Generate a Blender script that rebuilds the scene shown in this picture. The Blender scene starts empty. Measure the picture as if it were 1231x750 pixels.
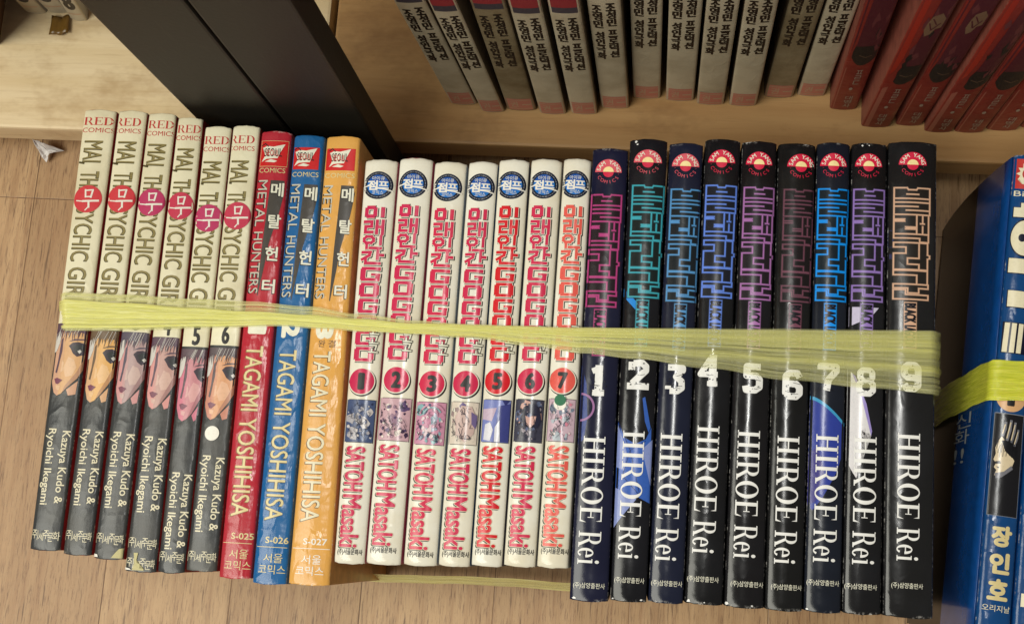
import bpy, bmesh, math, random
from mathutils import Vector, Matrix

scene = bpy.context.scene
COL = scene.collection

# ------------------------------------------------------------------ camera
F, CX, CY, CAM_H = 1500.0, 615.5, 375.0, 0.616      # focal length in photo pixels, image centre, height above the floor
zc = -Vector((145, -295, -F)).normalized()
yc = Vector((639, 9460, -F)); yc = (yc - zc * yc.dot(zc)).normalized()
xc = yc.cross(zc)
ROT = Matrix((xc, yc, zc))
cd = bpy.data.cameras.new("camera"); cam = bpy.data.objects.new("camera", cd); COL.objects.link(cam)
cam.matrix_world = Matrix.Translation((0, 0, CAM_H)) @ ROT.to_4x4()
cd.sensor_width = 36.0; cd.lens = 36.0 * F / 1231.0; cd.clip_start = 0.01; cd.clip_end = 50
scene.camera = cam
cd.dof.use_dof = False

def at(px, py, z):
    """the point at height z that the photograph shows at pixel (px, py)"""
    d = ROT @ Vector(((px - CX) / F, (CY - py) / F, -1.0))
    return Vector((0, 0, CAM_H)) + d * ((z - CAM_H) / d.z)

# ------------------------------------------------------------------ light
w = bpy.data.worlds.new("World"); scene.world = w; w.use_nodes = True
w.node_tree.nodes["Background"].inputs[0].default_value = (1.0, 0.95, 0.86, 1)
w.node_tree.nodes["Background"].inputs[1].default_value = 0.16

def lamp(name, loc, aim, sx, sy, power, col):
    l = bpy.data.lights.new(name, 'AREA'); l.shape = 'RECTANGLE'; l.size = sx; l.size_y = sy
    l.energy = power; l.color = col
    o = bpy.data.objects.new(name, l); COL.objects.link(o); o.location = loc
    o.rotation_euler = (Vector(aim) - Vector(loc)).to_track_quat('-Z', 'Y').to_euler()
    return o
lamp("ceiling_tube_lamp", (0.02, 0.36, 2.3), (0.02, 0.3601, 0), 0.08, 0.36, 9, (1.0, 0.99, 0.94))
lamp("ceiling_panel_lamp", (-0.95, -0.45, 1.9), (-0.15, 0.05, 0), 1.5, 1.0, 41, (1.0, 0.98, 0.86))

vs = scene.view_settings
vs.view_transform = 'Standard'; vs.look = 'None'; vs.exposure = 0.0; vs.gamma = 1.0
scene.render.engine = 'CYCLES'
scene.cycles.max_bounces = 8; scene.cycles.transparent_max_bounces = 16
scene.cycles.use_denoising = True
scene.cycles.sample_clamp_indirect = 4.0

# ------------------------------------------------------------------ helpers: colour, materials
def lin(c):
    c = c / 255.0
    return c / 12.92 if c <= 0.04045 else ((c + 0.055) / 1.055) ** 2.4
def rgb(r, g, b): return (lin(r), lin(g), lin(b), 1.0)

class NT:
    def __init__(s, name):
        s.m = bpy.data.materials.new(name); s.m.use_nodes = True
        s.t = s.m.node_tree; s.b = s.t.nodes["Principled BSDF"]; s.out = s.t.nodes["Material Output"]
    def n(s, typ, **kw):
        x = s.t.nodes.new(typ)
        for k, v in kw.items():
            if k in ('inp',):
                for i, val in v.items(): x.inputs[i].default_value = val
            else: setattr(x, k, v)
        return x
    def l(s, a, b): s.t.links.new(a, b)
    def coord(s, which='Object', scale=(1, 1, 1), rot=(0, 0, 0), loc=(0, 0, 0)):
        tc = s.n('ShaderNodeTexCoord'); mp = s.n('ShaderNodeMapping')
        mp.inputs['Scale'].default_value = scale; mp.inputs['Rotation'].default_value = rot; mp.inputs['Location'].default_value = loc
        src = tc.outputs[which]
        if getattr(s, 'own', False) and which == 'Object':       # every copy gets wear of its own
            oi = s.n('ShaderNodeObjectInfo'); va = s.n('ShaderNodeVectorMath', operation='ADD'); cb = s.n('ShaderNodeCombineXYZ')
            r_ = s.math('MULTIPLY', oi.outputs['Random'], 3.0)
            for q_ in range(3): s.l(r_, cb.inputs[q_])
            s.l(src, va.inputs[0]); s.l(cb.outputs[0], va.inputs[1]); src = va.outputs[0]
        s.l(src, mp.inputs[0]); return mp.outputs[0]
    def noise(s, co, scale, detail=4, rough=0.55):
        x = s.n('ShaderNodeTexNoise'); x.inputs['Scale'].default_value = scale
        x.inputs['Detail'].default_value = detail; x.inputs['Roughness'].default_value = rough
        s.l(co, x.inputs['Vector']); return x.outputs['Fac']
    def ramp(s, fac, a, b, lo=0.0, hi=1.0):
        x = s.n('ShaderNodeMapRange'); x.inputs[1].default_value = a; x.inputs[2].default_value = b
        x.inputs[3].default_value = lo; x.inputs[4].default_value = hi; s.l(fac, x.inputs[0]); return x.outputs[0]
    def mix(s, fac, a, b):
        x = s.n('ShaderNodeMix', data_type='RGBA')
        for sock, val in ((x.inputs[6], a), (x.inputs[7], b)):
            if isinstance(val, tuple): sock.default_value = val
            else: s.l(val, sock)
        if isinstance(fac, (int, float)): x.inputs[0].default_value = fac
        else: s.l(fac, x.inputs[0])
        return x.outputs[2]
    def math(s, op, a, b=0.0):
        x = s.n('ShaderNodeMath', operation=op)
        for i, val in enumerate((a, b)):
            if isinstance(val, (int, float)): x.inputs[i].default_value = val
            else: s.l(val, x.inputs[i])
        return x.outputs[0]
    def bump(s, h, strength, dist=0.001):
        x = s.n('ShaderNodeBump'); x.inputs['Strength'].default_value = strength; x.inputs['Distance'].default_value = dist
        s.l(h, x.inputs['Height']); s.l(x.outputs[0], s.b.inputs['Normal']); return x

MATS = {}
def ink(name, c, rough=0.28, wear=0.10, bump=0.065, spec=0.36):
    """printed ink under a worn glossy film"""
    key = ('ink', name)
    if key in MATS: return MATS[key]
    k = NT(name); k.own = True
    co = k.coord()
    n1 = k.noise(co, 900, 3)
    dk = (c[0] * 0.72, c[1] * 0.72, c[2] * 0.72, 1)
    k.l(k.mix(k.ramp(n1, 0.50, 0.75, 0, wear * 4), c, dk), k.b.inputs['Base Color'])
    k.b.inputs['Roughness'].default_value = rough
    k.b.inputs['Specular IOR Level'].default_value = spec
    rd = k.math('ABSOLUTE', k.math('SUBTRACT', k.noise(k.coord(scale=(1, .7, 1), rot=(0, 0, .5)), 75, 2), .5))
    k.bump(k.math('SUBTRACT', k.noise(k.coord(scale=(1, 0.35, 1)), 260, 3), k.math('MULTIPLY', k.math('MINIMUM', rd, .06), 9)), bump, 0.0006)
    MATS[key] = k.m; return k.m

def cover_mat(name, c, c2, rough=0.25, bump=0.2, wear=(0.75, 0.72, 0.66, 1), wear_amt=1.0, dirt=0.35, split=None, crinkle=260):
    """book cover: base colour, blotchy second tone, rubbed edges; split = (v, colour below that fraction of the height)"""
    k = NT(name); k.own = True
    co = k.coord()
    base = c
    if split:
        uv = k.n('ShaderNodeTexCoord').outputs['UV']; sp = k.n('ShaderNodeSeparateXYZ'); k.l(uv, sp.inputs[0])
        base = k.mix(k.math('GREATER_THAN', sp.outputs[1], split[0]), c, split[1])
    big = k.noise(co, 45, 5, 0.6)
    df = k.ramp(big, 0.42, 0.75, 0, dirt)
    if split: df = k.math('MULTIPLY', df, k.ramp(k.math('GREATER_THAN', sp.outputs[1], split[0]), 0, 1, .12, 1))
    col = k.mix(df, base, c2)
    fine = k.noise(co, 700, 4, 0.65)
    uv = k.n('ShaderNodeTexCoord').outputs['UV']; sp = k.n('ShaderNodeSeparateXYZ'); k.l(uv, sp.inputs[0])
    du = k.math('ABSOLUTE', k.math('SUBTRACT', sp.outputs[0], 0.5))
    dv = k.math('ABSOLUTE', k.math('SUBTRACT', sp.outputs[1], 0.5))
    eu = k.ramp(du, 0.478, 0.50); ev = k.ramp(dv, 0.4945, 0.5)
    e = k.math('MAXIMUM', eu, ev)
    m = k.math('MULTIPLY', k.math('MULTIPLY', e, k.ramp(fine, 0.47, 0.62)), k.ramp(k.noise(k.coord(loc=(3, 7, 1)), 110, 2), .48, .62))
    m = k.math('MULTIPLY', m, wear_amt)
    col = k.mix(k.math('MINIMUM', m, 1.0), col, wear)
    k.l(col, k.b.inputs['Base Color'])
    k.l(k.ramp(big, 0.3, 0.7, rough * 0.75, rough * 1.35), k.b.inputs['Roughness'])
    k.b.inputs['Specular IOR Level'].default_value = 0.36
    h = k.math('ADD', k.noise(k.coord(scale=(1, 0.35, 1)), crinkle, 3), k.math('MULTIPLY', k.noise(k.coord(scale=(0.4, 1.6, 1)), 60, 3), 1.2))
    rd = k.math('ABSOLUTE', k.math('SUBTRACT', k.noise(k.coord(scale=(1, .7, 1), rot=(0, 0, .5)), 75, 2), .5))
    h = k.math('SUBTRACT', h, k.math('MULTIPLY', k.math('MINIMUM', rd, .06), 9))
    k.bump(h, bump, 0.0006)
    return k.m

def plain(name, c, rough=0.6, var=0.2, scale=200, bump=0.0):
    key = ('plain', name)
    if key in MATS: return MATS[key]
    k = NT(name); co = k.coord()
    n = k.noise(co, scale, 5, 0.6)
    k.l(k.mix(k.ramp(n, 0.35, 0.7), c, (c[0] * (1 - var), c[1] * (1 - var), c[2] * (1 - var), 1)), k.b.inputs['Base Color'])
    k.b.inputs['Roughness'].default_value = rough
    if bump: k.bump(n, bump, 0.001)
    MATS[key] = k.m; return k.m

def pages_mat():
    if 'pages' in MATS: return MATS['pages']
    k = NT('aged_paper'); 
    n = k.noise(k.coord(scale=(2600, 3, 3)), 1.0, 2)
    k.l(k.mix(n, rgb(206, 184, 140), rgb(140, 116, 78)), k.b.inputs['Base Color']); k.b.inputs['Roughness'].default_value = 0.9
    MATS['pages'] = k.m; return k.m

# ------------------------------------------------------------------ helpers: objects
def link(name, mesh, mats, parent=None):
    o = bpy.data.objects.new(name, mesh); COL.objects.link(o)
    for m in (mats if isinstance(mats, (list, tuple)) else [mats]): mesh.materials.append(m)
    if parent: o.parent = parent
    return o
def tag(o, label=None, cat=None, group=None, kind=None):
    if label: o['label'] = label
    if cat: o['category'] = cat
    if group: o['group'] = group
    if kind: o['kind'] = kind
    return o
def empty(name, mat):
    o = bpy.data.objects.new(name, None); COL.objects.link(o); o.matrix_world = mat; o.empty_display_size = 0.02
    return o
def mesh_from(name, verts, faces, smooth=False):
    me = bpy.data.meshes.new(name); me.from_pydata(verts, [], faces); me.update()
    if smooth:
        for p in me.polygons: p.use_smooth = True
    return me
def box_mesh(name, x0, x1, y0, y1, z0, z1, bevel=0.0):
    bm = bmesh.new(); bmesh.ops.create_cube(bm, size=1)
    for v in bm.verts:
        v.co = Vector((x0 + (v.co.x + .5) * (x1 - x0), y0 + (v.co.y + .5) * (y1 - y0), z0 + (v.co.z + .5) * (z1 - z0)))
    if bevel: bmesh.ops.bevel(bm, geom=bm.edges[:], offset=bevel, segments=2, affect='EDGES', profile=0.6)
    me = bpy.data.meshes.new(name); bm.to_mesh(me); bm.free(); return me

# ------------------------------------------------------------------ helpers: lettering in the plane
TXT = {}
def text_polys(s, off=0.0):
    key = (s, off)
    if key in TXT: return TXT[key]
    c = bpy.data.curves.new('t', 'FONT'); c.body = s; c.size = 1; c.offset = off; c.resolution_u = 3
    o = bpy.data.objects.new('t', c)
    m = bpy.data.meshes.new_from_object(o)
    vs_ = [(v.co.x, v.co.y) for v in m.vertices]; fs = [tuple(p.vertices) for p in m.polygons]
    bpy.data.objects.remove(o); bpy.data.curves.remove(c); bpy.data.meshes.remove(m)
    TXT[key] = (vs_, fs); return TXT[key]

def ring(cx, cy, rx, ry, ix, iy, a0=0, a1=360, n=28):
    out = []
    for i in range(n):
        t0 = math.radians(a0 + (a1 - a0) * i / n); t1 = math.radians(a0 + (a1 - a0) * (i + 1) / n)
        out.append([(cx + rx * math.cos(t0), cy + ry * math.sin(t0)), (cx + rx * math.cos(t1), cy + ry * math.sin(t1)),
                    (cx + ix * math.cos(t1), cy + iy * math.sin(t1)), (cx + ix * math.cos(t0), cy + iy * math.sin(t0))])
    return out
def rc(x0, y0, x1, y1): return [(x0, y0), (x1, y0), (x1, y1), (x0, y1)]
# serif capitals, y up, cap height 1: (advance width, polygons)
SERIF = {
    'H': (0.92, [rc(.10, 0, .27, 1), rc(.63, 0, .80, 1), rc(.27, .47, .63, .53), rc(0, 0, .37, .045), rc(.53, 0, .90, .045), rc(0, .955, .37, 1), rc(.53, .955, .90, 1)]),
    'I': (0.42, [rc(.11, 0, .29, 1), rc(0, 0, .40, .045), rc(0, .955, .40, 1)]),
    'R': (0.90, [rc(.10, 0, .27, 1), rc(0, 0, .37, .045), rc(0, .955, .27, 1), rc(.27, .955, .46, 1), rc(.27, .46, .46, .505)] +
          ring(.44, .73, .28, .27, .12, .225, -90, 90, 16) + [[(.40, .48), (.56, .48), (.84, .05), (.66, .05)], rc(.64, 0, .92, .05)]),
    'O': (0.86, ring(.42, .5, .42, .515, .235, .465, 0, 360, 32)),
    'E': (0.80, [rc(.10, 0, .27, 1), rc(0, 0, .10, .045), rc(0, .955, .10, 1), rc(.27, .94, .72, 1), rc(.27, 0, .74, .06), rc(.27, .475, .52, .53),
                 [(.72, 1), (.66, .94), (.72, .74)], [(.74, 0), (.78, .30), (.66, .06)], [(.52, .36), (.56, .36), (.56, .64), (.52, .64)]]),
    'D': (0.90, [rc(.10, 0, .27, 1), rc(0, 0, .27, .045), rc(0, .955, .27, 1), rc(.27, .955, .40, 1), rc(.27, 0, .40, .045)] +
          ring(.38, .5, .46, .5, .28, .45, -90, 90, 20)),
    'e': (0.56, ring(.27, .34, .27, .35, .12, .30, 0, 320, 24) + [rc(.13, .36, .535, .405)]),
    'i': (0.34, [rc(.08, 0, .23, .66), rc(0, 0, .32, .04), rc(0, .62, .08, .66)] + [[(.155 + .095 * math.cos(k * .5236), .86 + .095 * math.sin(k * .5236)) for k in range(12)]]),
    ' ': (0.34, []),
}
def serif_polys(s, gap=0.05):
    vs_, fs = [], []; x = 0
    for ch in s:
        adv, pl = SERIF[ch]
        for p in pl:
            b = len(vs_); vs_ += [(x + q[0], q[1]) for q in p]; fs.append(tuple(range(b, b + len(p))))
        x += adv + gap
    return vs_, fs

class Print:
    """flat print collected in spine coordinates (a = across from the left, s = down from the head, both in units), then laid on the spine"""
    def __init__(self, book, amin=0.3, amax=None):
        self.b = book; self.items = []; self.mats = []; self.k = 0
        self.amin = amin; self.amax = amax
    def mi(self, m):
        if m not in self.mats: self.mats.append(m)
        return self.mats.index(m)
    def add(self, vs_, fs, m, layer):
        self.items.append((vs_, fs, self.mi(m), layer))
    def polys(self, polys, m, layer=1):
        for p in polys: self.add(p, [tuple(range(len(p)))], m, layer)
    def poly(self, p, m, layer=1): self.polys([p], m, layer)
    def rect(self, a0, s0, a1, s1, m, layer=1): self.poly([(a0, s0), (a1, s0), (a1, s1), (a0, s1)], m, layer)
    def disc(self, a, s, r, m, layer=1, ry=None, n=36, a0=0, a1=360):
        pts = [(a + r * math.cos(math.radians(a0 + (a1 - a0) * i / n)), s + (ry or r) * math.sin(math.radians(a0 + (a1 - a0) * i / n))) for i in range(n + (a1 - a0 < 360))]
        self.poly(pts, m, layer)
    def ring(self, a, s, r, ri, m, layer=1, n=36): self.polys(ring(a, s, r, r, ri, ri, 0, 360, n), m, layer)
    def stroke(self, pts, wd, m, layer=1, cap=True, da=0, ds=0):
        """polyline of square-ended strokes"""
        for (p, q) in zip(pts, pts[1:]):
            dx, dy = q[0] - p[0], q[1] - p[1]; L = math.hypot(dx, dy) or 1; dx /= L; dy /= L; h = wd / 2
            e = h if cap else 0
            P0 = (p[0] - dx * e + da, p[1] - dy * e + ds); P1 = (q[0] + dx * e + da, q[1] + dy * e + ds)
            self.poly([(P0[0] - dy * h, P0[1] + dx * h), (P1[0] - dy * h, P1[1] + dx * h), (P1[0] + dy * h, P1[1] - dx * h), (P0[0] + dy * h, P0[1] - dx * h)], m, layer)
    def round_stroke(self, pts, wd, m, layer=1):
        self.stroke(pts, wd, m, layer, cap=False)
        closed = math.dist(pts[0], pts[-1]) < .01
        for p in (pts[:-1] if closed else pts[1:-1]): self.disc(p[0], p[1], wd / 2, m, layer, n=16)
    def glyphs(self, gp, box, rot, m, layer=1, ref=None, grow=0):
        """fit glyph polygons in box (a0, s0, a1, s1); rot 90 = read from the head down; ref = bounds to fit instead"""
        vs_, fs = gp
        R = ref or vs_
        x0 = min(v[0] for v in R); x1 = max(v[0] for v in R); y0 = min(v[1] for v in R); y1 = max(v[1] for v in R)
        a0, s0, a1, s1 = box
        out = []
        for (x, y) in vs_:
            tx = (x - x0) / (x1 - x0); ty = (y - y0) / (y1 - y0)
            if rot == 90: out.append((a0 + ty * (a1 - a0), s0 + tx * (s1 - s0)))
            else: out.append((a0 + tx * (a1 - a0), s1 - ty * (s1 - s0)))
        self.add(out, fs, m, layer)
    def text(self, s, box, rot=0, m=None, layer=1, off=0.0, shift=(0, 0), fat=None):
        ref = text_polys(s, 0.0)[0]
        b = (box[0] + shift[0], box[1] + shift[1], box[2] + shift[0], box[3] + shift[1])
        fat = max(0.0, off) * ((box[2] - box[0]) if rot == 90 else (box[3] - box[1])) / 0.73 if fat is None else fat
        gp = text_polys(s, 0.0)
        self.glyphs(gp, b, rot, m, layer, ref)
        if fat > (0.05 if self.b.u > .0008 else 0.12):
            for k in range(8):
                dx, dy = fat * math.cos(k * math.pi / 4), fat * math.sin(k * math.pi / 4)
                self.glyphs(gp, (b[0] + dx, b[1] + dy, b[2] + dx, b[3] + dy), rot, m, layer, ref)
    def arc_text(self, s, a, c, r, t0, t1, h, m, layer=1, inward=False, off=0.0):
        """letters round a circle; angles in degrees, 0 = right, 90 = head of the book"""
        n = len(s)
        for i, ch in enumerate(s):
            if ch == ' ': continue
            t = math.radians(t0 + (t1 - t0) * (i / (n - 1)))
            vs_, fs = text_polys(ch, 0.0)
            x0 = min(v[0] for v in vs_); x1 = max(v[0] for v in vs_)
            px, py = r * math.cos(t), r * math.sin(t)
            ang = t - math.pi / 2 if not inward else t + math.pi / 2
            ca, sa = math.cos(ang), math.sin(ang); k = h / 0.73
            out = []
            for (x, y) in vs_:
                X = (x - (x0 + x1) / 2) * k; Y = (y - 0.36) * k
                out.append((a + px + X * ca - Y * sa, c - (py + X * sa + Y * ca)))
            self.add(out, fs, m, layer)
    def build(self, name, label=None):
        bk = self.b
        bm = bmesh.new()
        for k, (vs_, fs, mi, layer) in enumerate(self.items):
            h = 6e-5 * layer + 0.8e-6 * (k % 70)
            bv = [bm.verts.new((v[0], v[1], h)) for v in vs_]
            for f in fs:
                try: bf = bm.faces.new([bv[i] for i in f]); bf.material_index = mi
                except ValueError: pass
        bmesh.ops.triangulate(bm, faces=bm.faces[:])
        amax = self.amax if self.amax is not None else bk.wu - 0.3
        def cut(co, no, clear=False):
            bmesh.ops.bisect_plane(bm, geom=bm.verts[:] + bm.edges[:] + bm.faces[:], plane_co=co, plane_no=no, clear_outer=clear, dist=1e-6)
        cut((self.amin, 0, 0), (-1, 0, 0), True); cut((amax, 0, 0), (1, 0, 0), True)
        cut((0, 0.3, 0), (0, -1, 0), True); cut((0, bk.lu - 0.3, 0), (0, 1, 0), True)
        for i in range(1, 10): cut((bk.wu * i / 10, 0, 0), (1, 0, 0))
        bmesh.ops.triangulate(bm, faces=[f for f in bm.faces if len(f.verts) > 4])
        nor = []
        for v in bm.verts:
            a, s, h = v.co; x, y = bk.xy(a, s); z, nx = bk.surf(x, bk.width(y))
            v.co = (x, y, z + h); nor.append(Vector((nx, 0, 1)).normalized())
        bmesh.ops.delete(bm, geom=[v for v in bm.verts if not v.link_faces], context='VERTS') if False else None
        bm.faces.ensure_lookup_table()
        for f in bm.faces:
            f.normal_update()
            if f.normal.z < 0: f.normal_flip()
            f.smooth = True
        me = bpy.data.meshes.new(name); bm.to_mesh(me); bm.free()
        try: me.normals_split_custom_set_from_vertices(nor)
        except Exception: pass
        o = link(name, me, self.mats, bk.root)
        if label: o['label'] = label
        return o

class Book:
    """a paperback: local x across the spine, y towards the head, z from fore-edge (0) up to the spine (depth)"""
    def __init__(self, root, L, wt, wb, depth, unit, bulge=0.0010, corner=0.0007):
        self.root = root; self.L = L; self.wt = wt; self.wb = wb; self.D = depth; self.u = unit
        self.bulge = bulge; self.corner = corner
        self.wu = 0.5 * (wt + wb) / unit; self.lu = L / unit
    def width(self, y): return self.wb + (self.wt - self.wb) * (y / self.L + 0.5)
    def xy(self, a, s):
        y = self.L / 2 - s * self.u
        return a * self.u / (self.wu * self.u) * self.width(y) - self.width(y) / 2, y
    def surf(self, x, w):
        t = max(-1.0, min(1.0, 2 * x / w)); q = max(0.0, (abs(t) - 0.86) / 0.14)
        z = self.D - self.bulge * t * t - self.corner * q * q
        d = -self.bulge * 2 * t - (self.corner * 2 * q / 0.14 * (1 if t > 0 else -1))
        return z, -d * 2 / w
    def cover(self, mats, side_mat_index=0, seed=0):
        rnd = random.Random(seed)
        ts = [-1, -.97, -.93, -.86, -.7, -.5, -.25, 0, .25, .5, .7, .86, .93, .97, 1]
        ny = 10; th = 0.00035
        verts, faces, uvs, mi = [], [], [], []
        rows = []
        fr = [0, .0012, .0035, .008, .014, .1, .2, .35, .5, .65, .8, .9, .986, .992, .9965, .9988, 1]
        ny = len(fr) - 1
        jit = [[rnd.uniform(0, 1) for _ in ts] for _ in range(2)]
        for j in range(ny + 1):
            y = -self.L / 2 + self.L * fr[j]; wd = self.width(y)
            e = max(0.0, 1 - min(fr[j], 1 - fr[j]) / .014)
            row = []
            prof = [(-wd / 2, 0.0, 0.0), (-wd / 2, self.D * .5, 0.0)]
            for ti, t in enumerate(ts):
                z, _ = self.surf(t * wd / 2, wd)
                prof.append((t * wd / 2, z - (.0009 if self.bulge > .0014 else .0003) * e ** 3, (t + 1) / 2))
            prof += [(wd / 2, self.D * .5, 1.0), (wd / 2, 0.0, 1.0)]
            inner = [(wd / 2 - th, 0.0, 1.0), (wd / 2 - th, self.D - .003, 1.0), (-wd / 2 + th, self.D - .003, 0.0), (-wd / 2 + th, 0.0, 0.0)]
            for n_, (x, z, u) in enumerate(prof + inner):
                t = 2 * x / wd; sp_ = 2 <= n_ < 2 + len(ts)
                dy = (.00055 * (1 - t * t) + (.0003 * jit[0 if fr[j] < .5 else 1][n_ - 2] if sp_ else 0)) * e ** .7 * (1 if fr[j] > .5 else -1)
                row.append(len(verts)); verts.append((x, y + dy, z)); uvs.append((u, fr[j]))
            rows.append(row)
        m = len(rows[0]); npf = len(ts) + 4
        for j in range(ny):
            for i in range(m):
                k = (i + 1) % m
                faces.append((rows[j][k], rows[j][i], rows[j + 1][i], rows[j + 1][k]))
                spine = 2 <= i < 1 + len(ts)
                mi.append(0 if spine else side_mat_index)
        # head and tail edges of the cover, as a strip between outer and inner profile
        for row, flip in ((rows[0], False), (rows[-1], True)):
            ii = row[npf:]
            o_l = row[0:2]; 
            quads = [(row[0], row[1], ii[2], ii[3]), (row[npf - 1], ii[0], ii[1], row[npf - 2]), ]
            top = row[1:npf - 1]
            quads.append(tuple(top) + (ii[1], ii[2]))
            for q in quads:
                faces.append(q if not flip else tuple(reversed(q))); mi.append(side_mat_index)
        me = mesh_from('cover', verts, faces)
        for p, k in zip(me.polygons, mi):
            p.material_index = k; p.use_smooth = (k == 0 and p.index < ny * m)
        for p in me.polygons:
            if p.index < ny * m: p.use_smooth = True
        uv = me.uv_layers.new(name='UVMap')
        for lp in me.loops: uv.data[lp.index].uv = uvs[lp.vertex_index]
        o = link('cover', me, mats, self.root)
        wd = min(self.wt, self.wb)
        pm = box_mesh('pages', -wd / 2 + th * 1.3, wd / 2 - th * 1.3, -self.L / 2 + .0012, self.L / 2 - .0012, 0.0004, self.D - .0036)
        link('pages', pm, pages_mat(), self.root)
        return o

DEPTH = 0.118
def bundle_book(q, depth=DEPTH, bulge=0.0010, corner=0.0007, name='comic_book'):
    """q: the four spine corners in the photograph TL, TR, BR, BL"""
    TL, TR, BR, BL = [at(x, y, depth - bulge) for x, y in q]
    T = (TL + TR) / 2; B = (BL + BR) / 2
    yd = (T - B); L = yd.length; yd.normalize(); xd = Vector((yd.y, -yd.x, 0))
    wt = abs((TR - TL).dot(xd)) - .0004; wb = abs((BR - BL).dot(xd)) - .0004
    C = (T + B) / 2
    M = Matrix(((xd.x, yd.x, 0, C.x), (xd.y, yd.y, 0, C.y), (0, 0, 1, 0), (0, 0, 0, 1)))
    root = empty(name, M)
    unit = L / (math.dist(((q[0][0] + q[1][0]) / 2, (q[0][1] + q[1][1]) / 2), ((q[2][0] + q[3][0]) / 2, (q[2][1] + q[3][1]) / 2)))
    return Book(root, L, wt, wb, depth, unit, bulge, corner)

# ================================================================== SETTING: floor
def wood_floor():
    k = NT('worn_oak_floor')
    ang = math.radians(90)
    p0 = at(46, 236, 0)
    co = k.coord('Object')
    mp = k.n('ShaderNodeMapping'); mp.inputs['Location'].default_value = (-p0.y + 0.0012, 0.0, 0); 
    # swap x and y so that brick rows run along the planks
    sp = k.n('ShaderNodeSeparateXYZ'); k.l(co, sp.inputs[0]); cb = k.n('ShaderNodeCombineXYZ')
    k.l(sp.outputs[1], cb.inputs[0]); k.l(k.math('SUBTRACT', sp.outputs[0], p0.x - 0.002 + 0.0654 * 20), cb.inputs[1])
    k.l(cb.outputs[0], mp.inputs[0])
    br = k.n('ShaderNodeTexBrick'); br.offset = 0.0; br.inputs['Scale'].default_value = 1.0
    br.inputs['Brick Width'].default_value = 1.3; br.inputs['Row Height'].default_value = 0.0654
    br.inputs['Mortar Size'].default_value = 0.0004; br.inputs['Mortar Smooth'].default_value = 0.8
    br.inputs['Color1'].default_value = rgb(188, 154, 114); br.inputs['Color2'].default_value = rgb(170, 136, 98)
    br.inputs['Mortar'].default_value = rgb(92, 64, 42)
    k.l(mp.outputs[0], br.inputs['Vector'])
    g1 = k.noise(k.coord('Object', scale=(260, 14, 1)), 1.0, 6, 0.6)
    g2 = k.noise(k.coord('Object', scale=(1100, 90, 1)), 1.0, 5, 0.75)
    g3 = k.noise(k.coord('Object', scale=(55, 9, 1)), 1.0, 4, 0.6)
    c = k.mix(k.ramp(g1, 0.42, 0.70, 0, 0.8), br.outputs['Color'], rgb(150, 112, 76))
    c = k.mix(k.ramp(g2, 0.52, 0.66, 0, 0.9), c, rgb(112, 80, 54))
    c = k.mix(k.ramp(g3, 0.52, 0.80, 0, 0.4), c, rgb(206, 170, 128))
    g4 = k.noise(k.coord('Object', scale=(620, 34, 1), loc=(3, 5, 0)), 1.0, 3, 0.6)
    c = k.mix(k.ramp(g4, 0.60, 0.68, 0, 0.75), c, rgb(92, 64, 40))
    g5 = k.noise(k.coord('Object', scale=(38, 30, 1), loc=(8, 1, 0)), 1.0, 5, 0.7)
    c = k.mix(k.ramp(g5, 0.55, 0.8, 0, 0.35), c, rgb(120, 96, 70))
    k.l(c, k.b.inputs['Base Color'])
    k.b.inputs['Roughness'].default_value = 0.5
    k.bump(k.math('ADD', g2, k.math('MULTIPLY', br.outputs['Fac'], -1.5)), 0.25, 0.0006)
    return k.m
me = mesh_from('floor', [(-3, -3, 0), (3, -3, 0), (3, 3, 0), (-3, 3, 0)], [(0, 1, 2, 3)])
tag(link('floor', me, wood_floor()), kind='structure')

# ================================================================== bookcases
def plywood(name, ca, cb, cc):
    k = NT(name)
    g1 = k.noise(k.coord('Object', scale=(7, 90, 60)), 1.0, 6, 0.6)
    g2 = k.noise(k.coord('Object', scale=(26, 420, 200)), 1.0, 4, 0.65)
    st = k.noise(k.coord('Object', scale=(16, 26, 16)), 1.0, 5, 0.7)
    sc = k.noise(k.coord('Object', scale=(90, 260, 90)), 1.0, 3, 0.75)
    c = k.mix(k.ramp(g1, 0.38, 0.7), ca, cb)
    c = k.mix(k.ramp(g2, 0.55, 0.75, 0, 0.35), c, cc)
    c = k.mix(k.ramp(st, 0.52, 0.72, 0, 0.65), c, cc)
    c = k.mix(k.ramp(sc, 0.70, 0.76, 0, 0.5), c, rgb(92, 66, 42))
    k.l(c, k.b.inputs['Base Color']); k.b.inputs['Roughness'].default_value = 0.55
    k.bump(k.math('ADD', g2, st), 0.15, 0.0008)
    return k.m
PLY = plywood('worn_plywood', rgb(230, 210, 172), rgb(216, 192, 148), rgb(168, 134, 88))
PLY_SHADE = plywood('shade_darkened_plywood', rgb(186, 148, 98), rgb(168, 128, 80), rgb(128, 92, 54))  # browner plywood, with the right-hand shelf's shade darkened into its colours
BLACK = NT('black_painted_wood')
_n = BLACK.noise(BLACK.coord('Object', scale=(30, 30, 5)), 1.0, 5)
_s = BLACK.noise(BLACK.coord('Object', scale=(700, 700, 22)), 1.0, 3, .7)
_d = BLACK.noise(BLACK.coord('Object', scale=(45, 45, 45)), 1.0, 6, .75)
_c = BLACK.mix(_n, rgb(22, 20, 15), rgb(36, 32, 24))
_c = BLACK.mix(BLACK.ramp(_s, .62, .72, 0, .35), _c, rgb(70, 63, 50)); _c = BLACK.mix(BLACK.ramp(_d, .60, .78, 0, .45), _c, rgb(62, 55, 42))
BLACK.l(_c, BLACK.b.inputs['Base Color']); BLACK.b.inputs['Roughness'].default_value = 0.55
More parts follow.
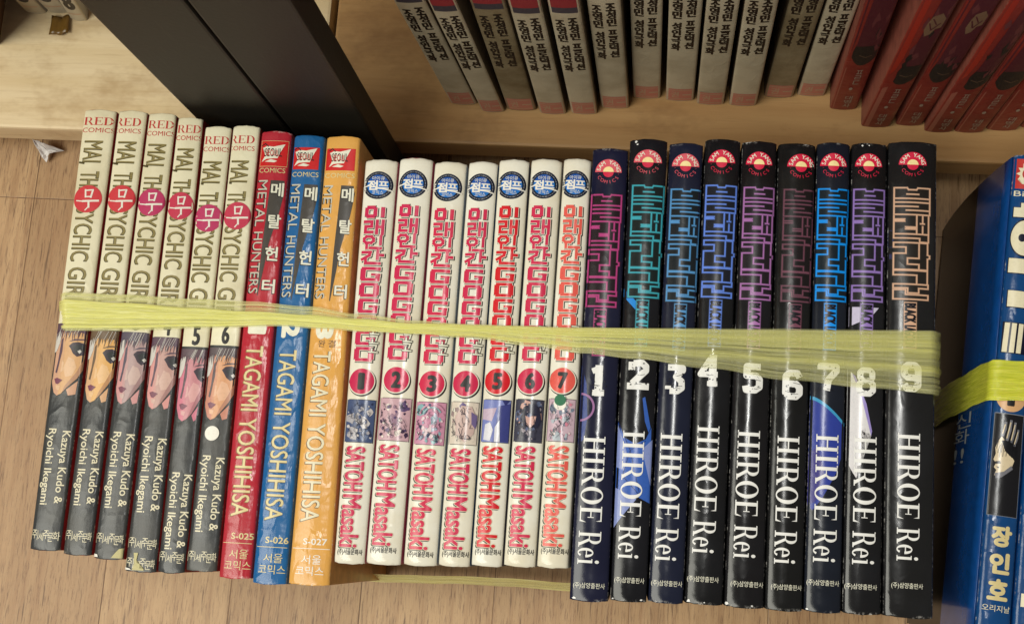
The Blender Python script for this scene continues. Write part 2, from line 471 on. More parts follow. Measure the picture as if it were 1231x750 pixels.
BLACK.bump(BLACK.noise(BLACK.coord('Object', scale=(500, 500, 500)), 1.0, 3), 0.2, 0.0004)
BLACK = BLACK.m

ZB = 0.040
yb = 0.5 * (at(491, 176, ZB).y + at(0, 148, ZB).y)
xs_l = at(316, 230, 0).x; xs_m = at(405, 230, 0).x; xs_r = at(491, 233, 0).x
y_post = 0.1775
def bookcase(x0, x1, posts, mat, up, label):
    root = empty('bookcase', Matrix.Translation(((x0 + x1) / 2, yb + .12, 0)))
    ox, oy = (x0 + x1) / 2, yb + .12
    def part(name, a, b, c, d, e, f, m, bev=.0012):
        return link(name, box_mesh(name, a - ox, b - ox, c - oy, d - oy, e, f, bev), m, root)
    part('shelf_board', x0 + .001, x1 - .001, yb, yb + .26, ZB - .019, ZB, mat, 0.0016)
    part('plinth', x0 + .002, x1 - .002, yb + .035, yb + .25, 0.0, ZB - .0195, BLACK)
    part('back_panel', x0 + .002, x1 - .002, yb + .2605, yb + .27, 0.0, 0.9, mat)
    part('shelf_board', x0 + .001, x1 - .001, yb + .004, yb + .26, up, up + .019, mat)
    for (a, b) in posts:
        part('upright', a, b, y_post, yb - .0006, 0.0, 0.9, BLACK, .0012)
        part('side_panel', a + .004, b - .004, yb + .0, yb + .2595, ZB + .0005, 0.9, BLACK, .001) if False else None
    tag(root, label, 'bookcase', 'wooden bookcases on the floor')
    return root
bookcase(-1.10, xs_m - .0006, [(xs_l, xs_m - .0006)], PLY, 0.62, 'pale plywood bookcase with black upright, behind the cream paperbacks on the left')
bookcase(xs_m + .0006, 0.95, [(xs_m + .0006, xs_r)], PLY_SHADE, 0.235, 'shaded plywood bookcase with black upright, holding the grey and red books')

# ================================================================== BUNDLE: six cream and black paperbacks
CREAM = rgb(230, 224, 196); CHAR = rgb(54, 56, 58)
OLIVE = ink('olive_gold_ink', rgb(140, 128, 82), .3); OLIVE_D = ink('dark_olive_ink', rgb(78, 70, 40), .3)
REDINK = ink('faded_red_ink', rgb(190, 62, 58), .32)
REDDOT = ink('crimson_dot_ink', rgb(196, 58, 84), .3); REDDOT2 = ink('magenta_dot_ink', rgb(188, 58, 102), .3); REDDOT3 = ink('vermilion_dot_ink', rgb(206, 62, 70), .3)
WHITE = ink('white_ink', rgb(232, 228, 218), .3); OFFW = ink('offwhite_ink', rgb(226, 224, 206), .3)
BLACKI = ink('black_ink', rgb(30, 28, 28), .3)
CHARI = ink('charcoal_ink', rgb(54, 56, 58), .25)
CREAMI = ink('cream_ink', rgb(222, 214, 184), .3)
RED_SIDE = plain('red_cover_side', rgb(150, 44, 44), .4, .3); CHAR_SIDE = plain('charcoal_cover_side', rgb(40, 41, 44), .35, .3)
cream_cov = cover_mat('cream_glossy_cover', CHAR, rgb(176, 158, 112), rough=.26, bump=.2, wear=(.50, .44, .34, 1), dirt=.42, split=(0.49, CREAM))
MAI = [
    [(101, 133), (140, 136), (72, 663), (35, 656)],
    [(142, 135), (177, 136), (109.6, 667.5), (75, 663)],
    [(178.4, 137), (212, 140), (148, 672), (111.7, 668.5)],
    [(213.6, 141), (244, 146.7), (187.5, 686.7), (149, 684.5)],
    [(246, 154), (278.6, 155), (221.6, 687.7), (188.5, 685.6)],
    [(279.7, 152), (313, 155), (261, 684.5), (222.6, 684.5)]]
MAI_SKIN = [((206, 160, 132), (214, 168, 120)), ((214, 170, 130), (222, 172, 104)), ((206, 150, 150), (176, 148, 148)),
            ((214, 152, 148), (190, 150, 142)), ((206, 120, 140), (196, 132, 140)), ((196, 132, 112), (214, 158, 118))]
MAI_HAIR = [(92, 70, 84), (110, 90, 70), (92, 84, 98), (98, 78, 92), (96, 78, 86), (92, 80, 84)]
MAI_LAB = ['cream and black paperback at the far left end of the bundle, crumpled clear film',
           'cream and black paperback second from the left end, yellowish spine, vermilion dot',
           'cream and black paperback marked 3 between the paperbacks marked 2 and 4',
           'cream and black paperback with its publisher name printed twice, doubled at the tail',
           'cream and black paperback with number 5 clear below the twine',
           'cream and black paperback with number 6 and a white round sticker, beside the red book']
for i, q in enumerate(MAI):
    bk = bundle_book(q, bulge=.0007, corner=.0008)
    low = i >= 4
    bk.cover([cream_cov, RED_SIDE if True else CHAR_SIDE], 1, i)
    W = bk.wu
    d = 3 if low else 0                     # lower printing on 5 and 6
    P = Print(bk)
    P.glyphs(serif_polys('RED', .03), (1.5 if i not in (1, 5) else -3, 8 + d, W - 1 if i not in (1, 5) else W - 5, 18 + d), 0, REDINK)
    P.text('COMICS', (1 if i not in (1, 5) else -3, 21.5 + d, W + 1 if i not in (1, 5) else W - 4, 27.5 + d), 0, REDINK)
    P.build('publisher_heading')
    P = Print(bk)
    a0, a1 = W * .17, W * .17 + 22
    if i in (4, 5): a0, a1 = W * .12, W * .12 + 22
    d2 = 5 if low else 0
    k = .97
    for (wd, s0, s1, lowq) in (('MAI', 38, 65, 0), ('THE', 77, 103, 0), ('PSYCHIC', 112, 189, 0), ('GIRL', 197, 243, 0)):
        P.text(wd, (a0, s0 + d2, a1, s1 + d2), 90, OLIVE_D, 1, .018, shift=(-.5, .5))
        P.text(wd, (a0, s0 + d2, a1, s1 + d2), 90, OLIVE, 2, -.004)
    P.stroke([(a0 + 1, 67 + d2), (a0 - 4, 66 + d2)], 2.4, OLIVE_D, 2)
    P.build('title')
    # round dot with a brushed letter
    P = Print(bk, amin=-1.0, amax=W + 1.0)
    ds = [112, 111, 112, 111, 115, 113][i]; da = W * .5 + (-1 if i == 0 else 0)
    P.disc(da, ds, 17.2, [REDDOT3, REDDOT3, REDDOT2, REDDOT, REDDOT2, REDDOT][i], 3)
    def br(pts, wd):
        P.stroke([(da + x, ds + y) for x, y in pts], wd, WHITE, 4)
    br([(-3.5, -11), (-2.5, -2.5)], 2.0); br([(-3, -10.5), (5.5, -11.5)], 1.7); br([(5.5, -11), (4, -2.5)], 2.2); br([(-2.5, -2.5), (4, -3)], 1.6)
    br([(-13, 2.6), (-5, 3.2)], 1.5); br([(-5, 3.0), (13, 1.8)], 2.4)
    br([(2, 4), (2.6, 10)], 2.4); br([(2.2, 10), (-1, 14)], 1.4)
    P.build('round_emblem')
    # number on the cream band
    sb = [268, 273, 271, 267, 275, 275][i] / 534 * bk.lu
    P = Print(bk)
    P.text(str(i + 1), (W * .46 - 1.2, sb - (27 if low else 24), W * .46 + 6.6 - (3 if i == 0 else 0), sb - (5 if low else 2.5)), 0, BLACKI, 2, fat=.9)
    P.build('volume_number')
    # portrait panel: a generic tinted shape under a dark fringe
    P = Print(bk)
    c1, c2 = MAI_SKIN[i]
    sk1 = ink('portrait_tint_%s' % 'abcdef'[i], rgb(*c1), .25); sk2 = ink('portrait_tone_%s' % 'abcdef'[i], rgb(*c2), .25); hr = ink('portrait_hair_%s' % 'abcdef'[i], rgb(*MAI_HAIR[i]), .25)
    gl = ink('pale_grey_ink', rgb(206, 202, 196), .25)
    e = sb
    P.rect(0.3, e, W - .3, e + 79, CHARI, 1)
    plum = ink('plum_ink', rgb(120, 64, 84), .25)
    P.poly([(.4, e + .5), (W - .4, e + .5), (W - .4, e + 55), (W - 5, e + 65), (22, e + 77), (16, e + 84), (11, e + 86.5), (6.5, e + 83), (3, e + 72), (.6, e + 56)], sk1, 2)
    P.poly([(12, e + 4), (W - .4, e + 4), (W - .4, e + 55), (W - 5, e + 65), (22, e + 77), (16, e + 84), (12, e + 85.5), (12, e + 78), (13, e + 70), (11, e + 60)], sk2, 3)
    mixc = lambda p, q, t: tuple(int(p[j] + (q[j] - p[j]) * t) for j in range(3))
    s3 = ink('portrait_light_%s' % 'abcdef'[i], rgb(*mixc(c2, (240, 214, 196), .35)), .25); s4 = ink('portrait_shade_%s' % 'abcdef'[i], rgb(*mixc(c2, (120, 80, 84), .35)), .25)
    s5 = ink('portrait_mid_%s' % 'abcdef'[i], rgb(*mixc(c1, c2, .5)), .25)
    P.poly([(9.5, e + 10), (13.5, e + 8), (14, e + 40), (12.5, e + 58), (14, e + 76), (11, e + 78), (9.5, e + 58)], s5, 3.4)
    P.poly([(20, e + 40), (27, e + 43), (31, e + 52), (27, e + 62), (19, e + 64), (15, e + 54)], s3, 3.5)
    P.poly([(W - .4, e + 42), (W - .4, e + 55), (W - 5, e + 65), (22, e + 77), (17, e + 83), (20, e + 74), (W - 7, e + 58)], s4, 3.6)
    P.poly([(13, e + 44), (15, e + 47), (15, e + 57), (12, e + 59)], s3, 3.7); P.poly([(8, e + 74), (14, e + 75), (13, e + 80), (9, e + 79)], s3, 3.8)
    P.poly([(22, e + 79), (W - 4, e + 68), (W - 5, e + 84), (25, e + 86)], sk1, 2)
    P.poly([(.6, e + 8), (8, e + 10), (7, e + 24), (4, e + 34), (.6, e + 36)], gl, 4)
    P.poly([(8.6, e + 20), (11, e + 17), (11.4, e + 34), (9, e + 50), (7.6, e + 60), (5.6, e + 59), (7.4, e + 46)], hr, 4)
    P.poly([(0.6, e + .4), (W - .6, e + .4), (W - .6, e + 12), (W * .7, e + 9), (W * .4, e + 11), (8, e + 8), (.6, e + 13)], hr, 5)
    rnd = random.Random(i)
    for t in range(15):
        x = 2.5 + (W - 5) * t / 14; ln = rnd.uniform(12, 24)
        P.poly([(x - .9, e + 8), (x + .9, e + 8), (x + rnd.uniform(-2.5, .5), e + ln)], hr, 6)
    for t in range(7):
        x = rnd.uniform(4, W - 8); P.stroke([(x + 5, e + 1), (x, e + rnd.uniform(10, 18))], .45, gl, 7, False)
    P.poly([(19, e + 27), (23, e + 23), (30, e + 22), (W - .6, e + 24), (W - .6, e + 37), (30, e + 39.5), (25, e + 36), (22, e + 31)], ink('portrait_dusk', rgb(64, 56, 66), .25), 5)
    P.poly([(24, e + 28), (30, e + 24.5), (W - .6, e + 26), (W - .6, e + 33), (29, e + 36)], CHARI, 5.5)
    P.poly([(30, e + 33), (33, e + 31), (35, e + 33), (33, e + 36)], gl, 6)
    P.poly([(18, e + 22), (25, e + 18.5), (W - .6, e + 18), (W - .6, e + 19.5), (26, e + 20.5)], hr, 5)
    P.poly([(5.5, e + 67), (9, e + 65.5), (16, e + 68), (11, e + 73), (8, e + 72.5)], plum, 5)
    P.build('portrait_panel')
    P = Print(bk)
    sA = 393 if not low else 409
    if i == 4: sA = 424
    if i == 5: sA = 405
    P.text('Ryoichi Ikegami', (W * .10, sA - 2, W * .10 + 12.5, sA + 86), 90, CREAMI, 2, .008)
    P.text('Kazuya Kudo &', (W * .56, sA, W * .56 + 12.5, sA + 84), 90, CREAMI, 2, .008)
    P.build('author_names')
    P = Print(bk)
    sp = 514 if i < 4 else 519
    chars = [('(주)', 0), ('세', 1), ('주', 0), ('문', 1), ('화', 0)]
    def pub(sp, sk=0):
        P.text('주', (2, sp - 6, 8.5, sp + 4), 0, CREAMI, 2)
        P.text('세', (10.5, sp - 3, 17, sp + 6), 0, CREAMI, 2)
        P.text('주', (16.5, sp - 6, 23.5, sp + 4), 0, CREAMI, 2)
        P.text('문', (22.5, sp - 3.5, 29, sp + 6.5), 0, CREAMI, 2)
        P.text('화', (28.5, sp - 5, W - 1.5, sp + 5), 0, CREAMI, 2)
        P.stroke([(1.2, sp - 5), (.8, sp), (1.2, sp + 5)], .7, CREAMI, 2); P.stroke([(9.2, sp - 5), (9.8, sp), (9.2, sp + 5)], .7, CREAMI, 2)
    pub(sp)
    if i == 3: pub(sp + 23)
    P.build('publisher_name')
    if i in (2, 3):
        P = Print(bk); torn = ink('torn_paper', rgb(196, 188, 140), .7); e_ = bk.lu
        if i == 2: P.poly([(W - .4, e_ - 12), (W - 5, e_ - 11), (W - 9, e_ - 6), (W - 13, e_ - .4), (W - .4, e_ - .4)], torn, 6); P.poly([(.4, e_ - 4), (5, e_ - 3.4), (6, e_ - .4), (.4, e_ - .4)], WHITE, 6)
        else: P.poly([(9, e_ - 20), (14, e_ - 20), (13, e_ - 12), (15, e_ - 3), (22, e_ - 2.2), (22, e_ - .4), (9, e_ - .4), (11, e_ - 8)], torn, 6); P.poly([(.4, e_ - 3), (6, e_ - 2), (8, e_ - .4), (.4, e_ - .4)], WHITE, 6)
        P.build('torn_corner')
    if i == 5:
        P = Print(bk); P.disc(W * .42, 377, 8.6, WHITE, 8); P.build('round_sticker')
    tag(bk.root, MAI_LAB[i], 'comic book', 'cream and black paperbacks in the bundle')

# ================================================================== BUNDLE: red, blue and orange books
MH = [([(314, 160), (351.5, 161), (302, 694), (262.4, 692)], (178, 44, 58), (160, 60, 62)),
      ([(353.6, 164), (391, 166.7), (344.5, 700.5), (302.6, 699.5)], (28, 94, 152), (74, 116, 156)),
      ([(392.6, 165.6), (433.6, 167.7), (396.6, 701.6), (346, 700.5)], (220, 164, 82), (204, 152, 88))]
MH_LAB = ['red paperback between the cream paperbacks and the blue one', 'bright blue paperback between the red and the orange ones', 'orange paperback between the blue one and the white paperbacks']
SILV = ink('silver_ink', rgb(196, 192, 178), .25); DGREY = ink('dark_grey_ink', rgb(72, 68, 64), .25)
GOLDL = ink('pale_gold_ink', rgb(216, 200, 146), .28); GOLDD = ink('brown_gold_ink', rgb(130, 104, 60), .28)
LOGO_RED = ink('logo_red_ink', rgb(200, 34, 36), .28); BROWNI = ink('brown_ink', rgb(96, 64, 34), .28)
for i, (q, c, c2) in enumerate(MH):
    bk = bundle_book(q, bulge=.0011)
    cm = cover_mat(['red', 'blue', 'orange'][i] + '_filmed_cover', rgb(*c), rgb(*c2), rough=.2, bump=.35, wear=(.8, .78, .7, 1), wear_amt=.7, dirt=.4)
    bk.cover([cm, plain(['red', 'blue', 'orange'][i] + '_side', rgb(*c2), .3, .3)], 1, 20 + i)
    W = bk.wu
    P = Print(bk)
    if i == 0: P.rect(1.8, 10.6, W - 2, 43.6, GOLDL, 1); P.rect(2.3, 11.1, W - 2.5, 43.1, LOGO_RED, 2)
    else: P.rect(2, 14, W - 4.5, 42, LOGO_RED, 2)
    ox = W * .5 - (1 if i else 0) - 1
    P.poly([(ox - 14, 20), (ox - 8, 17.5), (ox, 18.5), (ox + 14, 14.8), (ox + 11, 21), (ox + 8, 27), (ox + 6, 33), (ox - 8, 34), (ox - 14, 38), (ox - 10, 30), (ox - 9, 25)], OFFW, 3)
    P.poly([(ox - 10, 37.5), (ox - 2, 34.5), (ox + 6, 36.5), (ox + 2, 38.5)], OFFW, 3)
    P.text('SEOUL', (ox - 11, 20.5, ox + 11, 31), 0, BLACKI, 4, -.012)
    P.text('SEOUL', (ox - 9, 22.5, ox + 7, 30), 0, LOGO_RED, 5, -.028)
    P.stroke([(ox - 15, 17), (ox - 11, 14.5), (ox - 7, 18)], 1.1, BLACKI, 4)
    P.build('publisher_emblem')
    P = Print(bk); P.text('COMICS', (2.2, 45.5, W - 3.5, 51.5), 0, GOLDL, 2, .012); P.build('publisher_heading')
    # grey wedge and upright Korean title
    P = Print(bk)
    wx = W - 20
    P.poly([(wx, 61), (W - 1, 61), (W - 3, 80), (W - 6, 100), (wx + 5, 140), (wx + 2, 168), (wx - 3, 205), (wx - 4, 205), (wx - 3, 140)], DGREY, 1)
    for ch, s in (('메', 73), ('탈', 113), ('헌', 153), ('터', 193)):
        b = (wx + 2, s - 8.5, wx + 16.5, s + 8)
        P.text(ch, b, 0, BLACKI, 2, .025, shift=(-.9, .9)); P.text(ch, b, 0, OFFW, 3, .018)
    P.build('korean_title')
    P = Print(bk)
    for wd, s0, s1 in (('METAL', 61, 119), ('HUNTERS', 126, 202)):
        P.text(wd, (2.6, s0, 14.2, s1), 90, BLACKI, 1, .012, shift=(-1.1, .6)); P.text(wd, (3, s0, 14.6, s1), 90, SILV, 2, .006)
    P.build('title')
    P = Print(bk)
    P.text('123'[i], (9, 232 if i else 238, 28, 250), 90, OFFW, 2, fat=1.6)
    P.build('volume_number')
    if i == 2:
        P = Print(bk); P.text('완', (12, 252.5, 20.5, 261), 0, BROWNI, 2); P.text('결', (24, 252.5, 33, 261), 0, BROWNI, 2); P.build('ending_mark')
    P = Print(bk)
    sT = 266
    for wd, s0, s1 in (('TAGAMI', sT, sT + 77), ('YOSHIHISA', sT + 86, sT + 200)):
        b = (8, s0, 28.5, s1)
        P.text(wd, b, 90, GOLDD if i == 0 else DGREY if i == 1 else BROWNI, 1, .02, shift=(-.6, .5))
        P.text(wd, b, 90, GOLDL if i < 2 else CREAMI, 2, .006)
    P.build('author_name')
    P = Print(bk)
    PG = WHITE if i == 2 else GOLDL
    P.text('S-02' + '567'[i], (W * .3, 485, W * .3 + 26, 492), 0, PG, 2, fat=.2)
    P.rect(2, 496.2, W - 2, 496.9, PG, 2)
    P.text('서', (W * .28, 504, W * .28 + 10, 514), 0, PG, 2, .004); P.text('울', (W * .28 + 12, 503.5, W * .28 + 22, 514), 0, PG, 2, .008)
    P.text('코믹스', (W * .16, 516.5, W * .16 + 31, 527), 0, PG, 2, .004)
    P.build('publisher_name')
    tag(bk.root, MH_LAB[i], 'comic book', 'red, blue and orange paperbacks in the bundle')

# ================================================================== BUNDLE: seven white books
WB = [
    [(439, 193.8), (478.8, 195), (438.4, 676), (401, 675)],
    [(480.5, 192), (521, 193.3), (482, 677), (439.5, 676)],
    [(522.5, 196), (561.5, 198.4), (525, 679), (484.5, 677)],
    [(563.5, 196), (599, 198), (564.8, 679.6), (526.5, 678)],
    [(600, 193.7), (636.8, 195), (603.6, 679.6), (566, 678)],
    [(638.6, 193), (676, 195), (643.6, 680), (605, 678.5)],
    [(677.5, 193.7), (711.5, 193), (683.5, 682), (645, 679)]]
WCOL = [(196, 44, 84), (200, 44, 84), (204, 46, 80), (200, 46, 82), (206, 34, 44), (202, 46, 82), (222, 92, 82)]
W_LAB = ['white paperback with red circle 1, beside the orange book', 'white paperback with red circle 2 and a soiled head end', 'white paperback with red circle 3 and a pink swirl picture',
         'white paperback with red circle 4 and a pale picture', 'white paperback with red circle 5 and a plain blue picture', 'white paperback with red circle 6 and a dark hair picture', 'white paperback with orange-red circle 7 and a green dot sticker']
white_cov = cover_mat('white_glossy_cover', rgb(228, 225, 212), rgb(206, 190, 150), rough=.16, bump=.08, wear=(.42, .38, .32, 1), wear_amt=.5, dirt=.5)
WSIDE = [plain('pink_side', rgb(190, 120, 130), .4), plain('rose_side', rgb(160, 50, 80), .4), plain('white_side', rgb(190, 186, 176), .4), plain('blue_side', rgb(50, 54, 130), .4),
         plain('grey_side', rgb(90, 86, 96), .4), plain('pale_side', rgb(170, 166, 160), .4), plain('cream_side', rgb(200, 196, 180), .4)]
NAVY = ink('navy_ink', rgb(22, 28, 46), .25); BLU = ink('emblem_blue_ink', rgb(28, 108, 188), .25); BLUD = ink('emblem_deep_blue_ink', rgb(20, 78, 160), .25)
GREYT = ink('ring_grey_ink', rgb(120, 124, 132), .3)
# heavy block letters as stroke centre lines, box 25 x 19
BLOCK = {
    '미': ([[(3, 3.5), (13, 3.5), (13, 15), (3, 15), (3, 3.5)], [(21.5, 2.5), (21.5, 16)]], 5.0),
    '래': ([[(2, 2.5), (10, 2.5), (10, 8.8), (3, 8.8), (3, 16), (11, 16)], [(16.2, 1.5), (16.2, 17)], [(22.6, 1), (22.6, 17.5)], [(16, 9), (22, 9)]], 3.9),
    '인': ([[(5, 2.4), (11, 2.4), (13.4, 5), (13.4, 8), (11, 10.4), (5, 10.4), (2.6, 8), (2.6, 5), (5, 2.4)], [(21.5, 1.5), (21.5, 11.5)], [(6, 13.2), (6, 17), (22, 17)]], 3.7),
    '간': ([[(2, 3), (11, 3), (10, 7), (2, 12)], [(19.5, 1), (19.5, 11)], [(19.5, 6), (25, 6)], [(6, 13), (6, 17), (22, 17)]], 3.8),
    'G': ([([(4.2, 3), (4.2, 16.4)], 7.0), ([(4, 2.8), (22.5, 2.8)], 4.2), ([(21.5, 2.8), (21.5, 5.2)], 5.5), ([(4, 16.4), (22, 16.4)], 4.2), ([(21.4, 11), (21.4, 16.4)], 5.6), ([(15.2, 10.2), (23, 10.2)], 3.2)], 0),
    'O': ([([(4.2, 3.4), (4.2, 15.8)], 7.0), ([(21, 3.4), (21, 15.8)], 7.0), ([(4.6, 2.8), (20.6, 2.8)], 4.2), ([(4.6, 16.4), (20.6, 16.4)], 4.2)], 0),
}
def block_word(P, word, a0, s0, wd, step, red, out_dark, out_light, sx=1.0):
    for n, ch in enumerate(word):
        lines, w_ = BLOCK[ch]
        off = s0 + n * step; k = step / 19.6
        for ln in lines:
            if w_ == 0 or isinstance(ln, tuple): ln, lw = ln
            else: lw = w_
            cap = lw < 5
            pts = [(a0 + x * wd / 25.0, off + y * k) for x, y in ln]
            P.stroke(pts, lw * wd / 25 + 1.5, out_dark, 1, cap, da=.9, ds=.7)
            P.stroke(pts, lw * wd / 25 + .9, out_light, 2, cap)
            P.stroke(pts, lw * wd / 25 - (.3 if lw < 4.2 and ch not in 'GO' else .5), red, 3, cap)
PICS = [[(70, 84, 120), (110, 124, 156), (168, 164, 170), (44, 52, 84), (196, 190, 190)], [(196, 160, 170), (90, 70, 110), (226, 214, 206), (150, 120, 140), (60, 44, 70)],
        [(198, 140, 166), (132, 172, 178), (222, 200, 206), (80, 90, 120), (150, 160, 180)], [(212, 200, 186), (196, 170, 164), (226, 222, 208), (110, 96, 140), (150, 130, 130)],
        [(120, 130, 190), (60, 66, 130), (190, 170, 190), (210, 210, 220), (50, 54, 110)], [(60, 60, 76), (200, 160, 150), (40, 40, 60), (150, 140, 150), (90, 100, 130)],
        [(196, 170, 184), (214, 200, 200), (170, 180, 190), (206, 130, 150), (120, 130, 150)]]
for i, q in enumerate(WB):
    bk = bundle_book(q, bulge=.0015, corner=.0006)
    bk.cover([white_cov, WSIDE[i]], 1, 40 + i)
    W = bk.wu
    red = ink('title_red_%s' % 'abcdefg'[i], rgb(*WCOL[i]), .2)
    ea, es = W * .47, 31.5
    P = Print(bk)
    P.disc(ea, es, 17.6, NAVY, 1); P.ring(ea, es, 15.6, 14.6, GREYT, 2)
    rnd = random.Random(5)
    for t in range(0, 360, 12):
        r0, r1 = 13.9, 16.2; tt = math.radians(t + rnd.uniform(-3, 3)); P.stroke([(ea + r0 * math.cos(tt), es + r0 * math.sin(tt)), (ea + r1 * math.cos(tt), es + r1 * math.sin(tt))], .9, NAVY, 3, False)
    P.disc(ea, es, 12.9, BLU, 4); P.disc(ea, es, 12.9, BLUD, 5, a0=200, a1=340)
    P.text('아이큐', (ea - 7.5, es - 11, ea + 7.5, es - 6), 0, OFFW, 6, .006)
    P.text('점', (ea - 12, es - 5.5, ea - .5, es + 6), 0, WHITE, 6, .03); P.text('프', (ea + .5, es - 4.5, ea + 12.5, es + 4), 0, WHITE, 6, .03)
    P.stroke([(ea - 18, es + 3.5), (ea - 12, es + 1.2), (ea - 8, es + .8)], 1.4, WHITE, 7); P.stroke([(ea - 2, es + 4), (ea + 8, es + 4.8), (ea + 17.5, es + 7)], 1.5, WHITE, 7)
    P.text('코믹스', (ea - 6.5, es + 7, ea + 7, es + 11.8), 0, OFFW, 6, .006)
    P.build('publisher_emblem')
    P = Print(bk)
    ta = W * .10
    tw = 26 if i not in (3, 4, 5, 6) else 25
    block_word(P, '미래인간', ta, 56.5, tw, 18.8, red, BLACKI, OFFW)
    block_word(P, 'GOGOGO', ta, 133, tw, 19.5, red, BLACKI, OFFW)
    for n in range(3):
        s0 = 207 + n * 11
        ln = [[(ta + 20, s0), (ta + 27.5, s0), (ta + 26.5, s0 + 5)], [(ta + 22.5, s0 + 4.5), (ta + 22.5, s0 + 8)], [(ta + 19.5, s0 + 8.2), (ta + 29, s0 + 8.2)]]
        for l_ in ln: P.stroke(l_, 3.0, BLACKI, 4); P.stroke(l_, 1.7, OFFW, 5)
    P.build('title')
    P = Print(bk)
    ca, cs = W * .45, 272.5
    P.disc(ca + .9, cs + 1.2, 17.0, BLACKI, 1); P.disc(ca, cs, 16.4, OFFW, 2); P.disc(ca, cs, 15.2, red, 3)
    P.text(str(i + 1), (ca - (4.6 if i else 3.2), cs - 8.8, ca + (5 if i else 2.6), cs + 8.8), 0, BLACKI, 4, fat=1.3)
    P.build('volume_number')
    # small picture panel: blotches in the colours of the print
    P = Print(bk)
    p0, p1 = 294, 345
    P.rect(1.0, p0, W - 1.4, p1, BLACKI, 1)
    cols = [ink('picture_%s_%s' % ('abcdefg'[i], 'vwxyz'[j]), rgb(*c), .2) for j, c in enumerate(PICS[i])]
    P.rect(1.6, p0 + .7, W - 2, p1 - .7, cols[0], 2)
    rnd = random.Random(100 + i); lay = 3
    if i == 4:
        P.poly([(W * .55, p0 + 8), (W - 2, p0 + 4), (W - 2, p1 - 1), (W * .45, p1 - 1), (W * .52, p0 + 26)], cols[1], 3)
        P.poly([(1.6, p0 + 12), (W * .5, p0 + 10), (W * .36, p0 + 26), (1.6, p0 + 24)], cols[2], 3)
        P.poly([(5, p0 + 30), (11, p0 + 27), (15, p0 + 36), (12, p1 - 2), (4, p1 - 3)], cols[3], 4); P.poly([(17, p0 + 33), (22, p0 + 24), (24, p1 - 1), (17, p1 - 1)], cols[3], 5)
        P.poly([(24, p0 + 1), (W - 3, p0 + 1), (W - 8, p0 + 7)], cols[4], 6)
    else:
        for t in range(54 if i != 3 else 20):
            cx_, cy_ = rnd.uniform(4, W - 5), rnd.uniform(p0 + 4, p1 - 4); r_ = rnd.uniform(1.2, 8) if t < 10 else rnd.uniform(.7, 2.6)
            n = rnd.randint(5, 9); ph = rnd.uniform(0, 6)
            pts = []
            for v in range(n):
                rr = r_ * rnd.uniform(.55, 1.15); an = ph + 6.283 * v / n
                pts.append((min(W - 2.2, max(1.8, cx_ + rr * math.cos(an))), min(p1 - 1, max(p0 + 1, cy_ + rr * 1.2 * math.sin(an)))))
            P.poly(pts, cols[rnd.randint(0, 4)], 3 + t * .17)
        dk = ink('picture_line_ink', rgb(44, 42, 60), .2)
        for t in range(34):
            x, y = rnd.uniform(3, W - 8), rnd.uniform(p0 + 4, p1 - 9)
            P.stroke([(x, y), (x + rnd.uniform(-2, 4), y + rnd.uniform(1, 5)), (x + rnd.uniform(-2, 5), y + rnd.uniform(3, 8))], rnd.uniform(.25, .7), dk, 13.5 if i == 1 else 13)
        if i == 2:
            for r_ in (16, 12, 8): P.polys(ring(W * .55, p0 + 18, r_, r_, r_ - 1.8, r_ - 1.8, 190, 330, 14), cols[0 if r_ != 12 else 1], 11)
        if i == 5:
            P.poly([(9, p0 + 22), (13, p0 + 9), (22, p0 + 5), (30, p0 + 10), (33, p0 + 24), (29, p0 + 34), (27, p0 + 20), (15, p0 + 19), (13, p0 + 32)], cols[2], 11)
            P.poly([(14, p0 + 20), (27, p0 + 20), (25, p0 + 30), (20, p0 + 34), (16, p0 + 30)], cols[1], 11)
        if i == 3:
            P.poly([(7, p0 + 18), (14, p0 + 5), (26, p0 + 6), (32, p0 + 18), (30, p0 + 38), (20, p1 - 3), (9, p0 + 40)], cols[1], 9)
            P.poly([(26, p0 + 12), (33, p0 + 16), (32, p0 + 32), (27, p0 + 26)], cols[3], 11)
    P.build('picture_panel')
    if i == 6:
        P = Print(bk); gs = 296
        P.disc(ca - 1, gs + 4.5, 7.4, WHITE, 12); P.disc(ca - 1, gs, 6.8, ink('green_sticker', rgb(8, 104, 66), .4), 13); P.build('round_sticker')
    P = Print(bk)
    for wd, s0, s1 in (('SATOH', 350, 401), ('Masaki', 406, 465)):
        b = (W * .15, s0, W * .15 + 22.5, s1)
        P.text(wd, b, 90, BLACKI, 1, fat=1.5, shift=(-.9, .8)); P.text(wd, b, 90, CREAMI, 2, fat=1.35); P.text(wd, b, 90, red, 3, fat=.75)
    P.build('author_name')
    P = Print(bk); P.text('(주)서울문화사', (W * .10, 467.5, W * .10 + 31, 475), 0, BLACKI, 2, .012); P.build('publisher_name')
    tag(bk.root, W_LAB[i], 'comic book', 'white paperbacks in the bundle')

